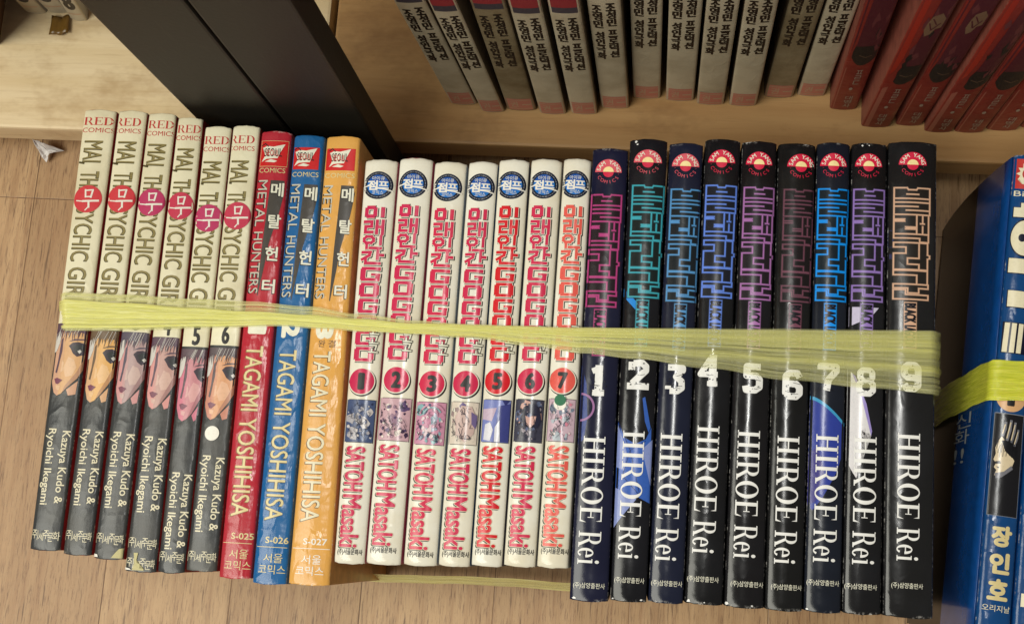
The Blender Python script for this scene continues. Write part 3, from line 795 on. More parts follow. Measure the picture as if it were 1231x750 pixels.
# ================================================================== BUNDLE: nine black books
KB = [
    [(712.4, 181), (755.7, 182), (731.4, 723), (684, 718)],
    [(757, 169.6), (803, 171.3), (777.5, 723), (733, 719)],
    [(804.6, 174.5), (846, 175.6), (821.6, 723.5), (778.6, 722)],
    [(847.6, 170), (891, 171), (869, 726.5), (822.5, 722.5)],
    [(892, 172.4), (934.4, 173.5), (918.5, 730), (870, 726.5)],
    [(935.4, 175), (981, 176), (964.8, 734), (919, 730)],
    [(982, 174.5), (1022.6, 175), (1011.4, 735), (965.6, 733)],
    [(1024, 174.5), (1067, 176), (1059.6, 738), (1012, 734.6)],
    [(1068, 174.5), (1127, 172.4), (1122, 743.6), (1061, 737)]]
KCOL = [(176, 60, 124), (56, 160, 178), (78, 140, 196), (92, 128, 220), (160, 104, 166), (112, 66, 84), (8, 140, 236), (140, 112, 184), (206, 164, 136)]
K_TA = [1.5, 5.5, 4.5, 3.5, 4.5, 8, 3, 3, 6.5]
K_TW = [37, 37, 36.5, 36.5, 37, 35.5, 37, 37, 42]
K_EM = [.47, .50, .50, .48, .50, .62, .50, .47, .49]
K_NA = [.46, .50, .48, .36, .52, .56, .50, .50, .50]
K_LAB = ['black paperback with crumbling white 1 and magenta outlined title', 'black paperback with white 2 over blue and lavender triangles', 'dark navy paperback with white 3 and light blue outlined title',
         'black paperback with cracked white 4 and periwinkle outlined title', 'black paperback with white 5 and mauve outlined title', 'black paperback with white 6 and dim brownish title off centre',
         'black paperback with white 7, blue planet arc and vivid cyan title', 'black paperback with white 8 and a white sail shape', 'thick black paperback with beige outlined title at the right end of the bundle']
RED_HALF = ink('emblem_crimson_ink', rgb(206, 30, 66), .28); PINKH = ink('emblem_pink_ink', rgb(214, 86, 100), .28); YEL = ink('pale_yellow_ink', rgb(244, 222, 160), .28)
NUMW = ink('number_white_ink', rgb(226, 226, 224), .3, wear=.05)
B_INK = ink('title_black_ink', rgb(20, 18, 26), .22)
# outlined block title, traced as lines in a 136 x 545 grid
TITLE = [
    [(0, 2), (48, 2), (54, 11), (84, 11), (90, 2), (136, 2), (136, 133), (0, 133), (0, 2)], [(48, 33), (92, 33)], [(0, 54), (136, 54)], [(0, 73), (136, 73)],
    [(0, 93), (90, 93)], [(46, 112), (136, 112)],
    [(0, 140), (0, 228), (132, 228), (132, 140)], [(86, 136), (86, 228)], [(0, 156), (40, 156)], [(0, 166), (40, 166)], [(44, 194), (84, 194)], [(44, 204), (84, 204)],
    [(109, 140), (109, 172)], [(109, 190), (109, 226)], [(101, 176), (115, 176)],
    [(0, 228), (0, 248), (98, 248), (98, 266), (132, 266), (132, 228)],
    [(0, 270), (96, 270), (96, 345), (52, 345), (52, 374), (96, 374), (96, 400), (0, 400), (0, 322), (46, 322), (46, 292), (0, 292), (0, 270)],
    [(98, 270), (129, 270), (129, 326), (137, 330), (137, 342), (129, 346), (129, 400), (98, 400)],
    [(0, 404), (129, 404), (129, 470), (88, 470), (88, 426), (0, 426), (0, 404)],
    [(0, 470), (132, 470), (132, 489), (96, 489), (96, 512), (54, 512), (54, 489), (0, 489), (0, 470)],
    [(0, 497), (46, 497), (46, 520), (132, 520), (132, 542), (0, 542), (0, 497)]]
NUM = {  # heavy slab numerals, box 26 x 36
    '1': [([(6, 7), (14, 3.5)], 7), ([(14, 4), (14, 32)], 9), ([(7, 32.5), (21, 32.5)], 7)],
    '2': [([(5, 9), (5, 7)], 8), ([(7, 5), (17, 4), (21.5, 8), (21.5, 13), (6, 29)], 8), ([(4, 32), (22, 32)], 8), ([(22.5, 29), (22.5, 33)], 6)],
    '3': [([(4, 4), (21.5, 4), (21.5, 7), (14, 15), (20.5, 20), (21, 28), (16, 32), (7, 32)], 7.5), ([(5, 26), (5, 30)], 7)],
    '4': [([(15, 3), (4, 22), (24, 22)], 7), ([(18, 3), (18, 32)], 9), ([(12, 33), (24, 33)], 6)],
    '5': [([(22, 4), (6, 4), (6, 15), (17, 15), (21, 19), (21, 28), (16, 32), (6, 32), (5, 27)], 8)],
    '6': [([(21, 9), (18, 4), (9, 4), (5, 8), (5, 28), (9, 32), (17, 32), (21, 28), (21, 21), (17, 17), (6, 17)], 8)],
    '7': [([(4, 8), (4, 4), (22, 4), (22, 9), (13, 20), (11, 33)], 8)],
    '8': [([(9, 4), (17, 4), (20, 7), (20, 13), (17, 16), (21, 21), (21, 28), (17, 32), (9, 32), (5, 28), (5, 21), (9, 17), (6, 13), (6, 7), (9, 4)], 7), ([(9, 17), (17, 17)], 6)],
    '9': [([(5, 27), (8, 32), (17, 32), (21, 28), (21, 8), (17, 4), (9, 4), (5, 8), (5, 15), (9, 19), (20, 19)], 8)],
}
for i, q in enumerate(KB):
    bk = bundle_book(q, bulge=.0013, corner=.0006)
    base = [(24, 26, 48), (20, 20, 24), (24, 28, 46), (20, 20, 22), (21, 20, 22), (20, 20, 20), (22, 26, 36), (22, 22, 24), (26, 26, 27)][i]
    cov = cover_mat('black_filmed_cover_%s' % 'abcdefghi'[i], rgb(*base), rgb(base[0] + 10, base[1] + 11, base[2] + 14), rough=.15, bump=.06, wear=(.6, .58, .55, 1), wear_amt=.9, dirt=.5, crinkle=190)
    bk.cover([cov, plain('black_side', rgb(18, 18, 20), .25, .3)], 1, 60 + i)
    W = bk.wu
    c = KCOL[i]
    li = ink('outline_%s' % 'abcdefghi'[i], rgb(*c), .25); gl = ink('outline_glow_%s' % 'abcdefghi'[i], rgb(*[int(x * .55 + 10) for x in c]), .25); gl2 = ink('outline_halo_%s' % 'abcdefghi'[i], rgb(*[int(x * .28 + 16) for x in c]), .25)
    ea, es = W * K_EM[i], 28 if i else 28.5
    hot = RED_HALF if i > 2 else PINKH
    P = Print(bk)
    P.disc(ea, es, 16.4, hot, 1, a0=180, a1=360); P.disc(ea, es, 6.6, RED_HALF, 2); P.disc(ea, es - .2, 6.6, YEL, 3, a0=180, a1=360)
    P.arc_text('SAM YANG', ea, es, 12.8, 166, 14, 5.0, OFFW, 2); P.arc_text('SAM YANG', ea + .3, es, 12.8, 166, 14, 5.0, OFFW, 2.2)
    P.arc_text('·COMICS·', ea, es, 12.6, 190, 350, 4.4, hot, 2, inward=True)
    P.build('publisher_emblem')
    # art on the spine
    P = Print(bk)
    if i == 0:
        P.poly([(.4, 268), (7, 290), (10, 330), (7, 356), (.4, 362)], ink('deep_blue_art', rgb(24, 52, 128), .22), 1)
        P.polys(ring(1, 318, 17, 17, 14.5, 14.5, -88, 88, 24), ink('pink_arc_art', rgb(150, 104, 152), .22), 2)
    if i == 1:
        bl = ink('sky_blue_art', rgb(30, 132, 216), .22); lv = ink('lavender_art', rgb(128, 142, 196), .22); mb = ink('mid_blue_art', rgb(52, 92, 176), .22)
        P.poly([(.4, 186), (4, 190), (26, 213), (29, 222), (24, 222), (.4, 196)], bl, 1)
        P.poly([(28, 318), (31, 316), (39, 352), (37, 358), (32, 345)], mb, 1)
        P.poly([(.4, 346), (10, 366), (22, 372), (34, 366), (40, 352), (42, 440), (24, 432), (10, 452), (.4, 468)], mb, 2)
        P.poly([(.4, 350), (12, 382), (10, 404), (.4, 400)], lv, 3); P.poly([(.4, 424), (14, 430), (26, 436), (10, 456), (.4, 470)], lv, 3); P.poly([(30, 378), (42, 366), (42, 420)], lv, 3)
        for l_ in ([(0, 346), (16, 380), (8, 410)], [(16, 380), (34, 368)], [(8, 410), (30, 432)], [(16, 380), (30, 432)]): P.stroke(l_, .6, ink('dark_blue_line', rgb(20, 36, 92), .22), 4)
    if i == 6:
        pl = ink('planet_blue_art', rgb(46, 62, 150), .2); rim = ink('planet_rim_art', rgb(62, 150, 196), .2)
        arc = [(W - .4, 342)] + [(.4 + (W - .8) * t / 12, 312 + 30 * (t / 12) ** 1.5) for t in range(11, -1, -1)]
        P.poly([(x, y + 3) for x, y in arc] + [(.4, 440), (6, 446), (W * .4, 432), (W * .8, 400), (W - .4, 372)], pl, 1)
        P.poly(arc + [(.4 + (W - .8) * t / 12, 312 + 30 * (t / 12) ** 1.5 + 4.2) for t in range(13)], rim, 2)
        P.poly([(.4, 440), (.4, 380), (10, 372), (18, 400), (9, 436)], ink('planet_shade_art', rgb(62, 58, 130), .2), 2)
    if i == 7:
        P.poly([(.4, 204), (W * .82, 204), (W * .6, 216), (.4, 228)], ink('white_glow_art', rgb(196, 190, 216), .2), 1)
        sw = ink('white_sail_art', rgb(214, 212, 216), .2)
        P.poly([(.4, 278), (5, 284), (16, 312), (24, 342), (28, 358), (22, 350), (16, 352), (14, 372), (12, 408), (8, 402), (.4, 388)], sw, 1)
        P.poly([(5, 284), (9, 288), (22, 320), (29, 352), (28, 358), (16, 312)], ink('violet_edge_art', rgb(150, 136, 200), .2), 2)
    if i == 8:
        P.disc(3, 122, 5, ink('dim_blue_art', rgb(52, 56, 96), .2), 1, 11); P.poly([(2, 141), (24, 138), (25, 146), (2, 147)], ink('dim_blue_art', rgb(52, 56, 96), .2), 1)
    if P.items: P.build('cover_art')
    # outlined title
    P = Print(bk)
    a0, tw = K_TA[i], K_TW[i]; s0 = 57; sh = 140 if i < 8 else 140
    fx = lambda x: a0 + x * tw / 137.0; fy = lambda y: s0 + y * sh / 545.0 + (0 if y > 134 else 0)
    P.rect(a0, s0 + .5, a0 + tw, s0 + sh, ink('title_fill_%s' % 'abcdefghi'[i], rgb(*[int(x * .10 + 14) for x in c]), .22), 1.5)
    for l_ in TITLE:
        pts = [(fx(x), fy(y)) for x, y in l_]
        P.stroke(pts, 3.2, gl2, 1.8); P.stroke(pts, 2.3, gl, 2); P.stroke(pts, 1.6 if i not in (5,) else 1.0, li, 3)
    if i not in (5,):
        for (x0_, y0_, x1_, y1_) in ((0, 156, 40, 166), (44, 194, 84, 204)): P.rect(fx(x0_), fy(y0_), fx(x1_), fy(y1_), li, 4)
    P.build('title')
    P = Print(bk)
    ba = a0 + tw * .5 - 1
    P.rect(ba - 8, 199, ba + 8, 257, gl, 1); P.rect(ba - 7.2, 199.8, ba + 7.2, 256.2, li, 2)
    P.text('BLACK', (ba - 6.2, 201.5, ba + 6.2, 225), 90, B_INK, 3, .04); P.text('LAGOON', (ba - 6.2, 228.5, ba + 6.2, 254.5), 90, B_INK, 3, .04)
    P.build('subtitle')
    # heavy chipped numeral
    P = Print(bk)
    na = W * K_NA[i] - 13; ns = [268, 272, 273, 268, 274, 279, 272, 276, 272][i]
    for pts, wd in NUM[str(i + 1)]:
        pp = [(na + x, ns + y) for x, y in pts]
        if len(pp) == 2: P.stroke(pp, wd, NUMW, 3, cap=wd > 7.5)
        else: P.round_stroke(pp, wd, NUMW, 3)
    rnd = random.Random(300 + i)
    for t in range(16):
        x, y = na + rnd.uniform(2, 24), ns + rnd.uniform(4, 34); r_ = rnd.uniform(.4, 1.5)
        P.poly([(x + r_ * rnd.uniform(.4, 1.2) * math.cos(v * 1.2566), y + r_ * rnd.uniform(.4, 1.2) * math.sin(v * 1.2566)) for v in range(5)], B_INK, 5)
    for t in range(3):
        x, y = na + rnd.uniform(2, 16), ns + rnd.uniform(10, 32)
        P.stroke([(x, y), (x + 3, y + rnd.uniform(-1, 1)), (x + 8, y + rnd.uniform(-2, 2))], .5, B_INK, 5.5)
    P.build('volume_number')
    P = Print(bk)
    hs = [352, 357, 355, 351, 354, 358, 357, 359, 357][i]; ha = W * [.44, .44, .44, .42, .46, .48, .50, .50, .46][i] - 12.5
    P.glyphs(serif_polys('HIROE', .07), (ha, hs, ha + 26, hs + 100), 90, NUMW, 6)
    P.glyphs(serif_polys('Rei', .06), (ha, hs + 110, ha + 26, hs + 148), 90, NUMW, 6, ref=serif_polys('Rei', .06)[0])
    P.build('author_name')
    P = Print(bk)
    ps = [524, 529, 528, 528, 531, 532, 528, 532, 533][i]; pa = [3.5, 4, 2.5, 1.5, 6, 6, 2, 1.5, 8.5][i]
    PW = Print(bk)
    for (ca_, cs_, r_) in {0: [(5, -1, 2.4)], 1: [(7, .5, 2), (9, 4, 1.3), (3, -1, 1.5), (W - 6, -1, 1.6)], 3: [(4, -1.4, 2.6), (22, -.6, 1)], 4: [(2, -2, 2.4), (30, -1, 1.6)], 6: [(3, -1, 2)], 7: [(12, .8, 1.4), (20, .6, 1)]}.get(i, []):
        cy2 = bk.lu + cs_ if cs_ < 0 else cs_ + 1
        rnd = random.Random(int(ca_ * 10) + i)
        if not PW.items: PW.poly([(ca_, cy2), (ca_ + r_, cy2), (ca_ + r_ * .4, cy2 + r_ * .5)], NUMW, 3)
        PW.poly([(ca_ + r_ * rnd.uniform(.5, 1.3) * math.cos(v), cy2 + .7 * r_ * rnd.uniform(.5, 1.3) * math.sin(v)) for v in (0, .9, 1.8, 2.7, 3.6, 4.5, 5.4)], NUMW, 3)
    if PW.items: PW.build('worn_corner')
    P.text('(주)삼양출판사', (pa, ps - 3.6, pa + 36, ps + 3.8), 0, OFFW, 2, .004)
    P.build('publisher_name')
    tag(bk.root, K_LAB[i], 'comic book', 'black paperbacks in the bundle')

# ================================================================== twine round the bundle
def twine_mat(name, ca, cb, alpha_lo, alpha_hi, seed=0.0, fan=1.0):
    k = NT(name)
    uv = k.coord('UV', scale=(1, 1, 1), loc=(seed, seed, 0))
    def st(sx, sy, d=3):
        mp = k.n('ShaderNodeMapping'); mp.inputs['Scale'].default_value = (sx, sy, 1); k.l(uv, mp.inputs[0])
        return k.noise(mp.outputs[0], 1.0, d, .6)
    a = st(9, 46); b = st(22, 150); c = st(4, 14)
    k.l(k.mix(k.ramp(k.math('ADD', k.math('MULTIPLY', a, .6), k.math('MULTIPLY', b, .4)), .40, .60), ca, cb), k.b.inputs['Base Color'])
    k.b.inputs['Roughness'].default_value = .12
    ob = k.n('ShaderNodeSeparateXYZ'); k.l(k.n('ShaderNodeTexCoord').outputs['Object'], ob.inputs[0])
    thin = k.ramp(ob.outputs[0], -.10, .02, 1.0, fan)
    k.l(k.math('MULTIPLY', thin, k.ramp(k.math('ADD', k.math('MULTIPLY', a, .5), k.math('MULTIPLY', c, .5)), .38, .62, alpha_lo, alpha_hi)), k.b.inputs['Alpha'])
    k.bump(k.math('ADD', b, k.math('MULTIPLY', st(130, 170, 2), .8)), .30, .0006)
    tr = k.n('ShaderNodeBsdfTranslucent'); tr.inputs[0].default_value = ca
    mx = k.n('ShaderNodeMixShader'); mx.inputs[0].default_value = .10
    # translucent share keeps the same transparency
    tp = k.n('ShaderNodeBsdfTransparent'); mx2 = k.n('ShaderNodeMixShader')
    k.l(k.math('MULTIPLY', thin, k.ramp(c, .3, .7, alpha_lo, alpha_hi)), mx2.inputs[0]); k.l(tp.outputs[0], mx2.inputs[1]); k.l(tr.outputs[0], mx2.inputs[2])
    k.l(k.b.outputs[0], mx.inputs[1]); k.l(mx2.outputs[0], mx.inputs[2]); k.l(mx.outputs[0], k.out.inputs[0])
    return k.m
def lerp_tab(tab, x):
    if x <= tab[0][0]: return tab[0][1]
    for (x0, y0), (x1, y1) in zip(tab, tab[1:]):
        if x <= x1:
            t = (x - x0) / (x1 - x0); t = t * t * (3 - 2 * t); return y0 + (y1 - y0) * t
    return tab[-1][1]
def ribbon(name, rows, mat, parent, seed=0, amp=.0004, nc=22):
    """rows: list of (edge point A, edge point B, outward normal); a band of folded film between the two edges"""
    rnd = random.Random(seed); verts, faces, uvs = [], [], []
    prof = [rnd.uniform(0, 1) for _ in range(nc + 1)]; ph = [rnd.uniform(0, 6) for _ in range(nc + 1)]
    L = 0; prev = None
    for j, (A, B, N) in enumerate(rows):
        mid = (A + B) / 2
        if prev is not None: L += (mid - prev).length
        prev = mid
        for i in range(nc + 1):
            t = i / nc
            jit = 0.0
            if i in (0, nc): jit = .035 * math.sin(L * 160 + seed + i) * (1 if i == 0 else -1) + .02 * math.sin(L * 420 + i)
            p = A.lerp(B, t + jit * .5) + N * (amp * (prof[i] + .5 * math.sin(L * 55 + ph[i]) + .5))
            verts.append(p); uvs.append((L * 10, t))
    for j in range(len(rows) - 1):
        for i in range(nc):
            a = j * (nc + 1) + i; faces.append((a, a + nc + 1, a + nc + 2, a + 1))
    me = mesh_from(name, verts, faces, True)
    uv = me.uv_layers.new(name='UVMap')
    for lp in me.loops: uv.data[lp.index].uv = uvs[lp.vertex_index]
    return link(name, me, mat, parent)
def strips(name, rows, mat, parent, n, seed, wmin=.02, wmax=.07, hmax=.0013, margin=.0):
    rnd = random.Random(seed); verts, faces, uvs = [], [], []
    acc = [0.0]
    for p, q in zip(rows, rows[1:]): acc.append(acc[-1] + ((q[0] + q[1]) / 2 - (p[0] + p[1]) / 2).length)
    for k in range(n):
        t0 = rnd.uniform(margin, 1 - margin); hw = rnd.uniform(wmin, wmax) * .5; h0 = rnd.uniform(.1, 1) * hmax
        dr, f1, p1 = rnd.uniform(.02, .16), rnd.uniform(5, 16), rnd.uniform(0, 6.28)
        f2, p2 = rnd.uniform(30, 90), rnd.uniform(0, 6.28); vo = rnd.uniform(0, 40); tilt = rnd.uniform(-.5, .5)
        base = len(verts)
        for (A, B, N), L in zip(rows, acc):
            tc = t0 + dr * math.sin(L * f1 + p1) * .5 + .012 * math.sin(L * f2 + p2)
            tc = min(1.01 - hw, max(hw - .01, tc)); w_ = hw * (1 + .35 * math.sin(L * f1 * 1.7 + p2))
            hh = h0 + .00025 * math.sin(L * f2 * .6 + p1)
            for m_, (dt, up_) in enumerate(((-1, -.18), (-.4, .12), (.4, .12), (1, -.18))):
                verts.append(A.lerp(B, tc + dt * w_) + N * max(.00005, hh + (up_ + tilt * dt * .35) * .0007)); uvs.append((L * 10 + vo, m_ / 3 * .25 + vo))
        for j in range(len(rows) - 1):
            for m_ in range(3):
                a = base + j * 4 + m_; faces.append((a, a + 4, a + 5, a + 1))
    me = mesh_from(name, verts, faces, True)
    uv = me.uv_layers.new(name='UVMap')
    for lp in me.loops: uv.data[lp.index].uv = uvs[lp.vertex_index]
    return link(name, me, mat, parent)
TW_TOP = [(74, 352), (150, 355), (230, 360), (300, 363), (370, 369), (430, 378), (500, 386), (560, 390), (620, 392), (690, 394), (800, 395), (900, 396), (1126, 398)]
TW_BOT = [(74, 397), (150, 397), (250, 394), (330, 392), (400, 396), (440, 399), (500, 402), (560, 406), (640, 416), (700, 425), (760, 431), (850, 442), (950, 456), (1050, 466), (1126, 473)]
TW_MID = [(74, 361), (150, 365), (230, 371), (300, 375), (370, 379), (430, 384), (500, 389), (600, 392), (700, 395), (1126, 399)]
TW_MID2 = [(74, 395), (150, 395), (250, 392), (330, 390), (400, 394), (440, 398), (500, 401), (560, 404), (640, 412), (700, 418), (760, 422), (850, 430), (950, 438), (1050, 446), (1126, 452)]
ZT = DEPTH + .0005
def band_rows(top, bot, x0, x1, z, n=150):
    rows = []
    up = Vector((0, 0, 1)); Lx = at(x0, lerp_tab(top, x0), z); 
    for k in range(6):                      # up the outer side of the first book
        zz = .004 + (z - .003 - .004) * k / 5
        A = at(x0, lerp_tab(top, x0), z); B = at(x0, lerp_tab(bot, x0), z); A = A - Vector((.0012, 0, z - zz)); B = B - Vector((.0012, 0, z - zz))
        rows.append((A, B, Vector((-1, 0, 0))))
    for k in range(n + 1):
        x = x0 + (x1 - x0) * k / n
        e = min(1.0, min(x - x0, x1 - x) / 7.0)
        dz = -(.0016 * (1 - e) ** 2)
        rows.append((at(x, lerp_tab(top, x), z) + up * dz, at(x, lerp_tab(bot, x), z) + up * dz, up))
    for k in range(6):
        zz = z - .003 - (z - .003 - .004) * k / 5
        A = at(x1, lerp_tab(top, x1), z); B = at(x1, lerp_tab(bot, x1), z); A = A + Vector((.0012, 0, zz - z)); B = B + Vector((.0012, 0, zz - z))
        rows.append((A, B, Vector((1, 0, 0))))
    return rows
TWA = twine_mat('yellow_twine_film', (.93, .91, .26, 1), (1, .99, .64, 1), .08, .46, 0.0, .42)
TWB = twine_mat('yellow_twine_film_dense', (.93, .90, .16, 1), (1, .99, .52, 1), .36, 1.0, 3.7, .19)
root = empty('binding_twine', Matrix.Translation((0, 0, 0)))
ribbon('spine_band', band_rows(TW_TOP, TW_BOT, 74, 1126, ZT), TWA, root, 1)
strips('film_strands', band_rows(TW_TOP, TW_BOT, 74.3, 1125.7, ZT + .0003, 260), TWA, root, 30, 11, .03, .10, .0012)
strips('folded_ply', band_rows(TW_MID, TW_MID2, 74.6, 1125.4, ZT + .0006, 260), TWB, root, 30, 12, .05, .16, .0014)
# the strand that runs along the tails of the white books
ZL0, ZL1 = .012, .034
rows = []
pts = [(392, 684), (420, 688), (470, 692), (540, 694), (610, 697), (690, 702)]
for k in range(60):
    x = 392 + (692 - 392) * k / 59
    y = lerp_tab(pts, x)
    A = at(x, y - 3, ZL1); B = at(x, y + 6.5, ZL0)
    rows.append((A, B, Vector((0, -1, .3)).normalized()))
ribbon('tail_band', rows, twine_mat('yellow_twine_tail_film', (.93, .90, .22, 1), (1, .99, .55, 1), .7, 1.0, 5.1), root, 5, nc=10)
tag(root, 'flat yellow plastic twine tied across the whole row of comic books', 'twine')

# ================================================================== second bundle at the right edge
BOW = .0026
BQ = [(1219, 189), (1256, 190), (1214, 771), (1170.5, 770)]
def blue_book(q, seed, bend):
    bk = bundle_book(q, bulge=.0012)
    blue = cover_mat('deep_blue_cover_%s' % 'ab'[seed], rgb(16, 66, 120), rgb(12, 44, 84), rough=.16, bump=.2, wear=(.7, .68, .6, 1), wear_amt=1.0, dirt=.5)
    bk.cover([blue, plain('blue_cover_side', rgb(14, 60, 122), .3, .3)], 1, 80 + seed)
    return bk
bk = blue_book(BQ, 0, True)
W = bk.wu
# bowed front cover: blue towards the spine, black towards the fore-edge
nz, nyy = 14, 12; verts, faces, mi = [], [], []
for j in range(nyy + 1):
    y = -bk.L / 2 + bk.L * j / nyy; wd = bk.width(y)
    for k in range(nz + 1):
        z = .0006 + (DEPTH - .0035) * k / nz; t = k / nz
        bow = BOW * math.sin(math.pi * min(1, (1 - t) * 1.0)) ** .8 if 0 < t < 1 else 0
        verts.append((-wd / 2 - .0005 - bow, y, z))
for j in range(nyy):
    for k in range(nz):
        a = j * (nz + 1) + k; faces.append((a, a + nz + 1, a + nz + 2, a + 1)); mi.append(1 if k >= 9 else 0)
me = mesh_from('front_cover', verts, faces, True)
fc = link('front_cover', me, [plain('black_cover_print', rgb(11, 12, 13), .34, .3), plain('blue_cover_print', rgb(15, 66, 130), .18, .25)], bk.root)
for p, k in zip(me.polygons, mi): p.material_index = k
md = fc.modifiers.new('board', 'SOLIDIFY'); md.thickness = .0004; md.offset = 1
# lettering on the front cover (lies in the y-z plane)
def side_text(s, y_px, dz, hz, wy, m, name):
    vs_, fs = text_polys(s, 0.0)
    x0 = min(v[0] for v in vs_); x1 = max(v[0] for v in vs_); y0 = min(v[1] for v in vs_); y1 = max(v[1] for v in vs_)
    out = []
    yc_ = bk.L / 2 - (y_px - 189) * bk.u
    for (x, y) in vs_:
        tz = (x - x0) / (x1 - x0); ty = (y - y0) / (y1 - y0)
        z = dz + (tz - .5) * hz; Y = yc_ + (ty - .5) * wy; wd = bk.width(Y)
        t = (z - .0006) / (DEPTH - .0035); bow = BOW * math.sin(math.pi * max(0, min(1, 1 - t))) ** .8
        out.append((-wd / 2 - .0005 - bow - .0003, Y, z))
    me = mesh_from(name, out, [tuple(reversed(f)) for f in fs]); return me
parts = []
bmj = bmesh.new()
for s, yy, dz in (('신', 509, .0835), ('화', 530, .0825), ('!!', 554, .081)):
    bmj.from_mesh(side_text(s, yy, dz, .021 if s != '!!' else .014, .0062, None, 't'))
me = bpy.data.meshes.new('cover_lettering'); bmj.to_mesh(me); bmj.free()
link('cover_lettering', me, ink('dim_grey_ink', rgb(150, 156, 160), .3), bk.root)
P = Print(bk)
REDE = ink('sunburst_red_ink', rgb(186, 52, 44), .28); CRE = ink('ivory_ink', rgb(222, 214, 184), .28)
P.rect(.5, 4, W - .5, 42, REDE, 1)
cx_, cy_ = W * .5, 23
star = []
for k in range(24): 
    r_ = 15 if k % 2 == 0 else 10.5; star.append((cx_ + r_ * math.cos(k * math.pi / 12), cy_ + r_ * math.sin(k * math.pi / 12)))
P.poly(star, CRE, 2); P.disc(cx_, cy_, 8, REDE, 3); P.disc(cx_, cy_, 5.5, CRE, 4)
P.text('Big', (2.5, 45, W * .62, 54), 0, CRE, 2)
P.build('publisher_emblem')
P = Print(bk)
NB = ink('dark_navy_ink', rgb(10, 14, 40), .25)
def gl_rect(a0, s0, a1, s1):
    P.rect(a0 - 1, s0 - .6, a1 + 1, s1 + 1.2, NB, 1); P.rect(a0, s0, a1, s1, CRE, 2)
gl_rect(4, 66, 34, 78); gl_rect(12, 60, 26, 70)
P.disc(19, 104, 17, NB, 3, 24); P.disc(19, 104, 16, CRE, 4, 22); P.disc(16, 104, 4.5, NB, 5, 5)
gl_rect(3, 130, 34, 148); gl_rect(5, 170, 34, 190)
for a in (3, 11, 19): P.poly([(a + 1.4, 210), (a + 7, 210), (a + 5.6, 246), (a, 246)], CRE, 4)
P.rect(2, 209, 30, 247, NB, 3)
P.build('title')
P = Print(bk); P.disc(W * .5, 299, 17, ink('tan_ink', rgb(206, 162, 116), .28), 2, 18); P.text('1', (W * .5 - 3.5, 289, W * .5 + 3, 309), 0, BLACKI, 3, .04); P.build('volume_number')
P = Print(bk)
dk = ink('portrait_black_ink', rgb(22, 22, 26), .2); pa = ink('portrait_pale_ink', rgb(206, 190, 160), .2); gr = ink('portrait_grey_ink', rgb(110, 110, 118), .2)
P.rect(1.5, 319, W - 2, 440, GREYT, 1); P.rect(2.2, 320, W - 2.7, 439.5, dk, 2)
P.poly([(8, 352), (11, 347), (15, 352), (14, 360), (18, 366), (24, 370), (27, 374), (24, 384), (17, 391), (10, 396), (6, 393), (8, 387), (5, 384), (7, 379), (4, 375), (6, 368), (5, 361)], pa, 3)
P.poly([(6, 377), (11, 376), (12, 379), (7, 380)], dk, 4); P.poly([(7, 383), (11, 383), (10, 385)], dk, 4); P.poly([(11, 352), (18, 350), (28, 366), (24, 371), (16, 364)], dk, 4)
P.poly([(6, 391), (16, 388), (24, 380), (26, 384), (14, 395), (8, 397)], gr, 4)
for (x0, y0, x1, y1, wd_) in ((12, 345, 14, 331, 3.2), (17, 350, 20, 328, 3), (22, 352, 25, 330, 2.6), (26, 356, 29, 338, 2.2)):
    P.stroke([(x0, y0), ((x0 + x1) / 2 + .8, (y0 + y1) / 2), (x1, y1)], wd_, gr, 5); P.stroke([(x0 - .5, y0 - 2), (x1 - .5, y1 + 2)], wd_ * .45, pa, 6)
for k in range(14): P.stroke([(8 + k * 1.6, 350 + (k * 7) % 9), (6 + k * 1.8, 362 + (k * 5) % 11)], .5, dk, 7, False)
P.build('portrait_panel')
P = Print(bk)
for ch, s in (('장', 463), ('인', 494), ('호', 524)): P.text(ch, (W * .26, s - 11, W * .26 + 20, s + 11), 0, ink('old_gold_ink', rgb(206, 190, 138), .28), 2, fat=1.3)
P.text('오리지날', (W * .12, 541.5, W * .12 + 30, 549), 0, CRE, 2, .01)
P.build('author_name')
tag(bk.root, 'blue paperback with red sunburst emblem and bowed black and blue front cover', 'comic book', 'blue paperbacks in the second bundle')
bk2 = blue_book([(1257.5, 189), (1296, 190), (1258, 774), (1215.5, 772)], 1, False)
P = Print(bk2)
P.rect(3, 322, bk2.wu - 3, 440, dk, 2); P.rect(6, 530, bk2.wu - 6, 545, CRE, 2); P.disc(bk2.wu * .5, 299, 16, MATS[('ink', 'tan_ink')], 2, 18)
P.build('cover_art')
tag(bk2.root, 'blue paperback cut off by the right edge of the photo', 'comic book', 'blue paperbacks in the second bundle')
# its twine: up the bowed cover and over the spines
root = empty('binding_twine', Matrix.Translation(at(1170, 460, 0)))
TWG = twine_mat('lime_twine_film', rgb(196, 206, 40), rgb(232, 230, 84), .75, 1.0, 9.1)
rows = []
tl = at(1219 - .0815 * 243, 432, DEPTH); bl = at(1219 - .0815 * 290, 480, DEPTH)
for k in range(26):
    z = .004 + (DEPTH - .004) * k / 25; t = z / DEPTH
    bow = BOW * math.sin(math.pi * (1 - t)) ** .8 if 0 < t < 1 else 0
    A = Vector((tl.x - .0016 - bow, tl.y - .004 * (1 - t), z)); B = Vector((bl.x - .0016 - bow, bl.y - .004 * (1 - t), z))
    rows.append((A, B, Vector((-1, 0, .2)).normalized()))
for k in range(1, 30):
    x = .052 * k / 29
    rows.append((Vector((tl.x + x - .001, tl.y - .0006 * k / 29, DEPTH + .0007)), Vector((bl.x + x - .001, bl.y - .0004 * k / 29, DEPTH + .0007)), Vector((0, 0, 1))))
rows = [(A - root.location, B - root.location, N) for A, B, N in rows]
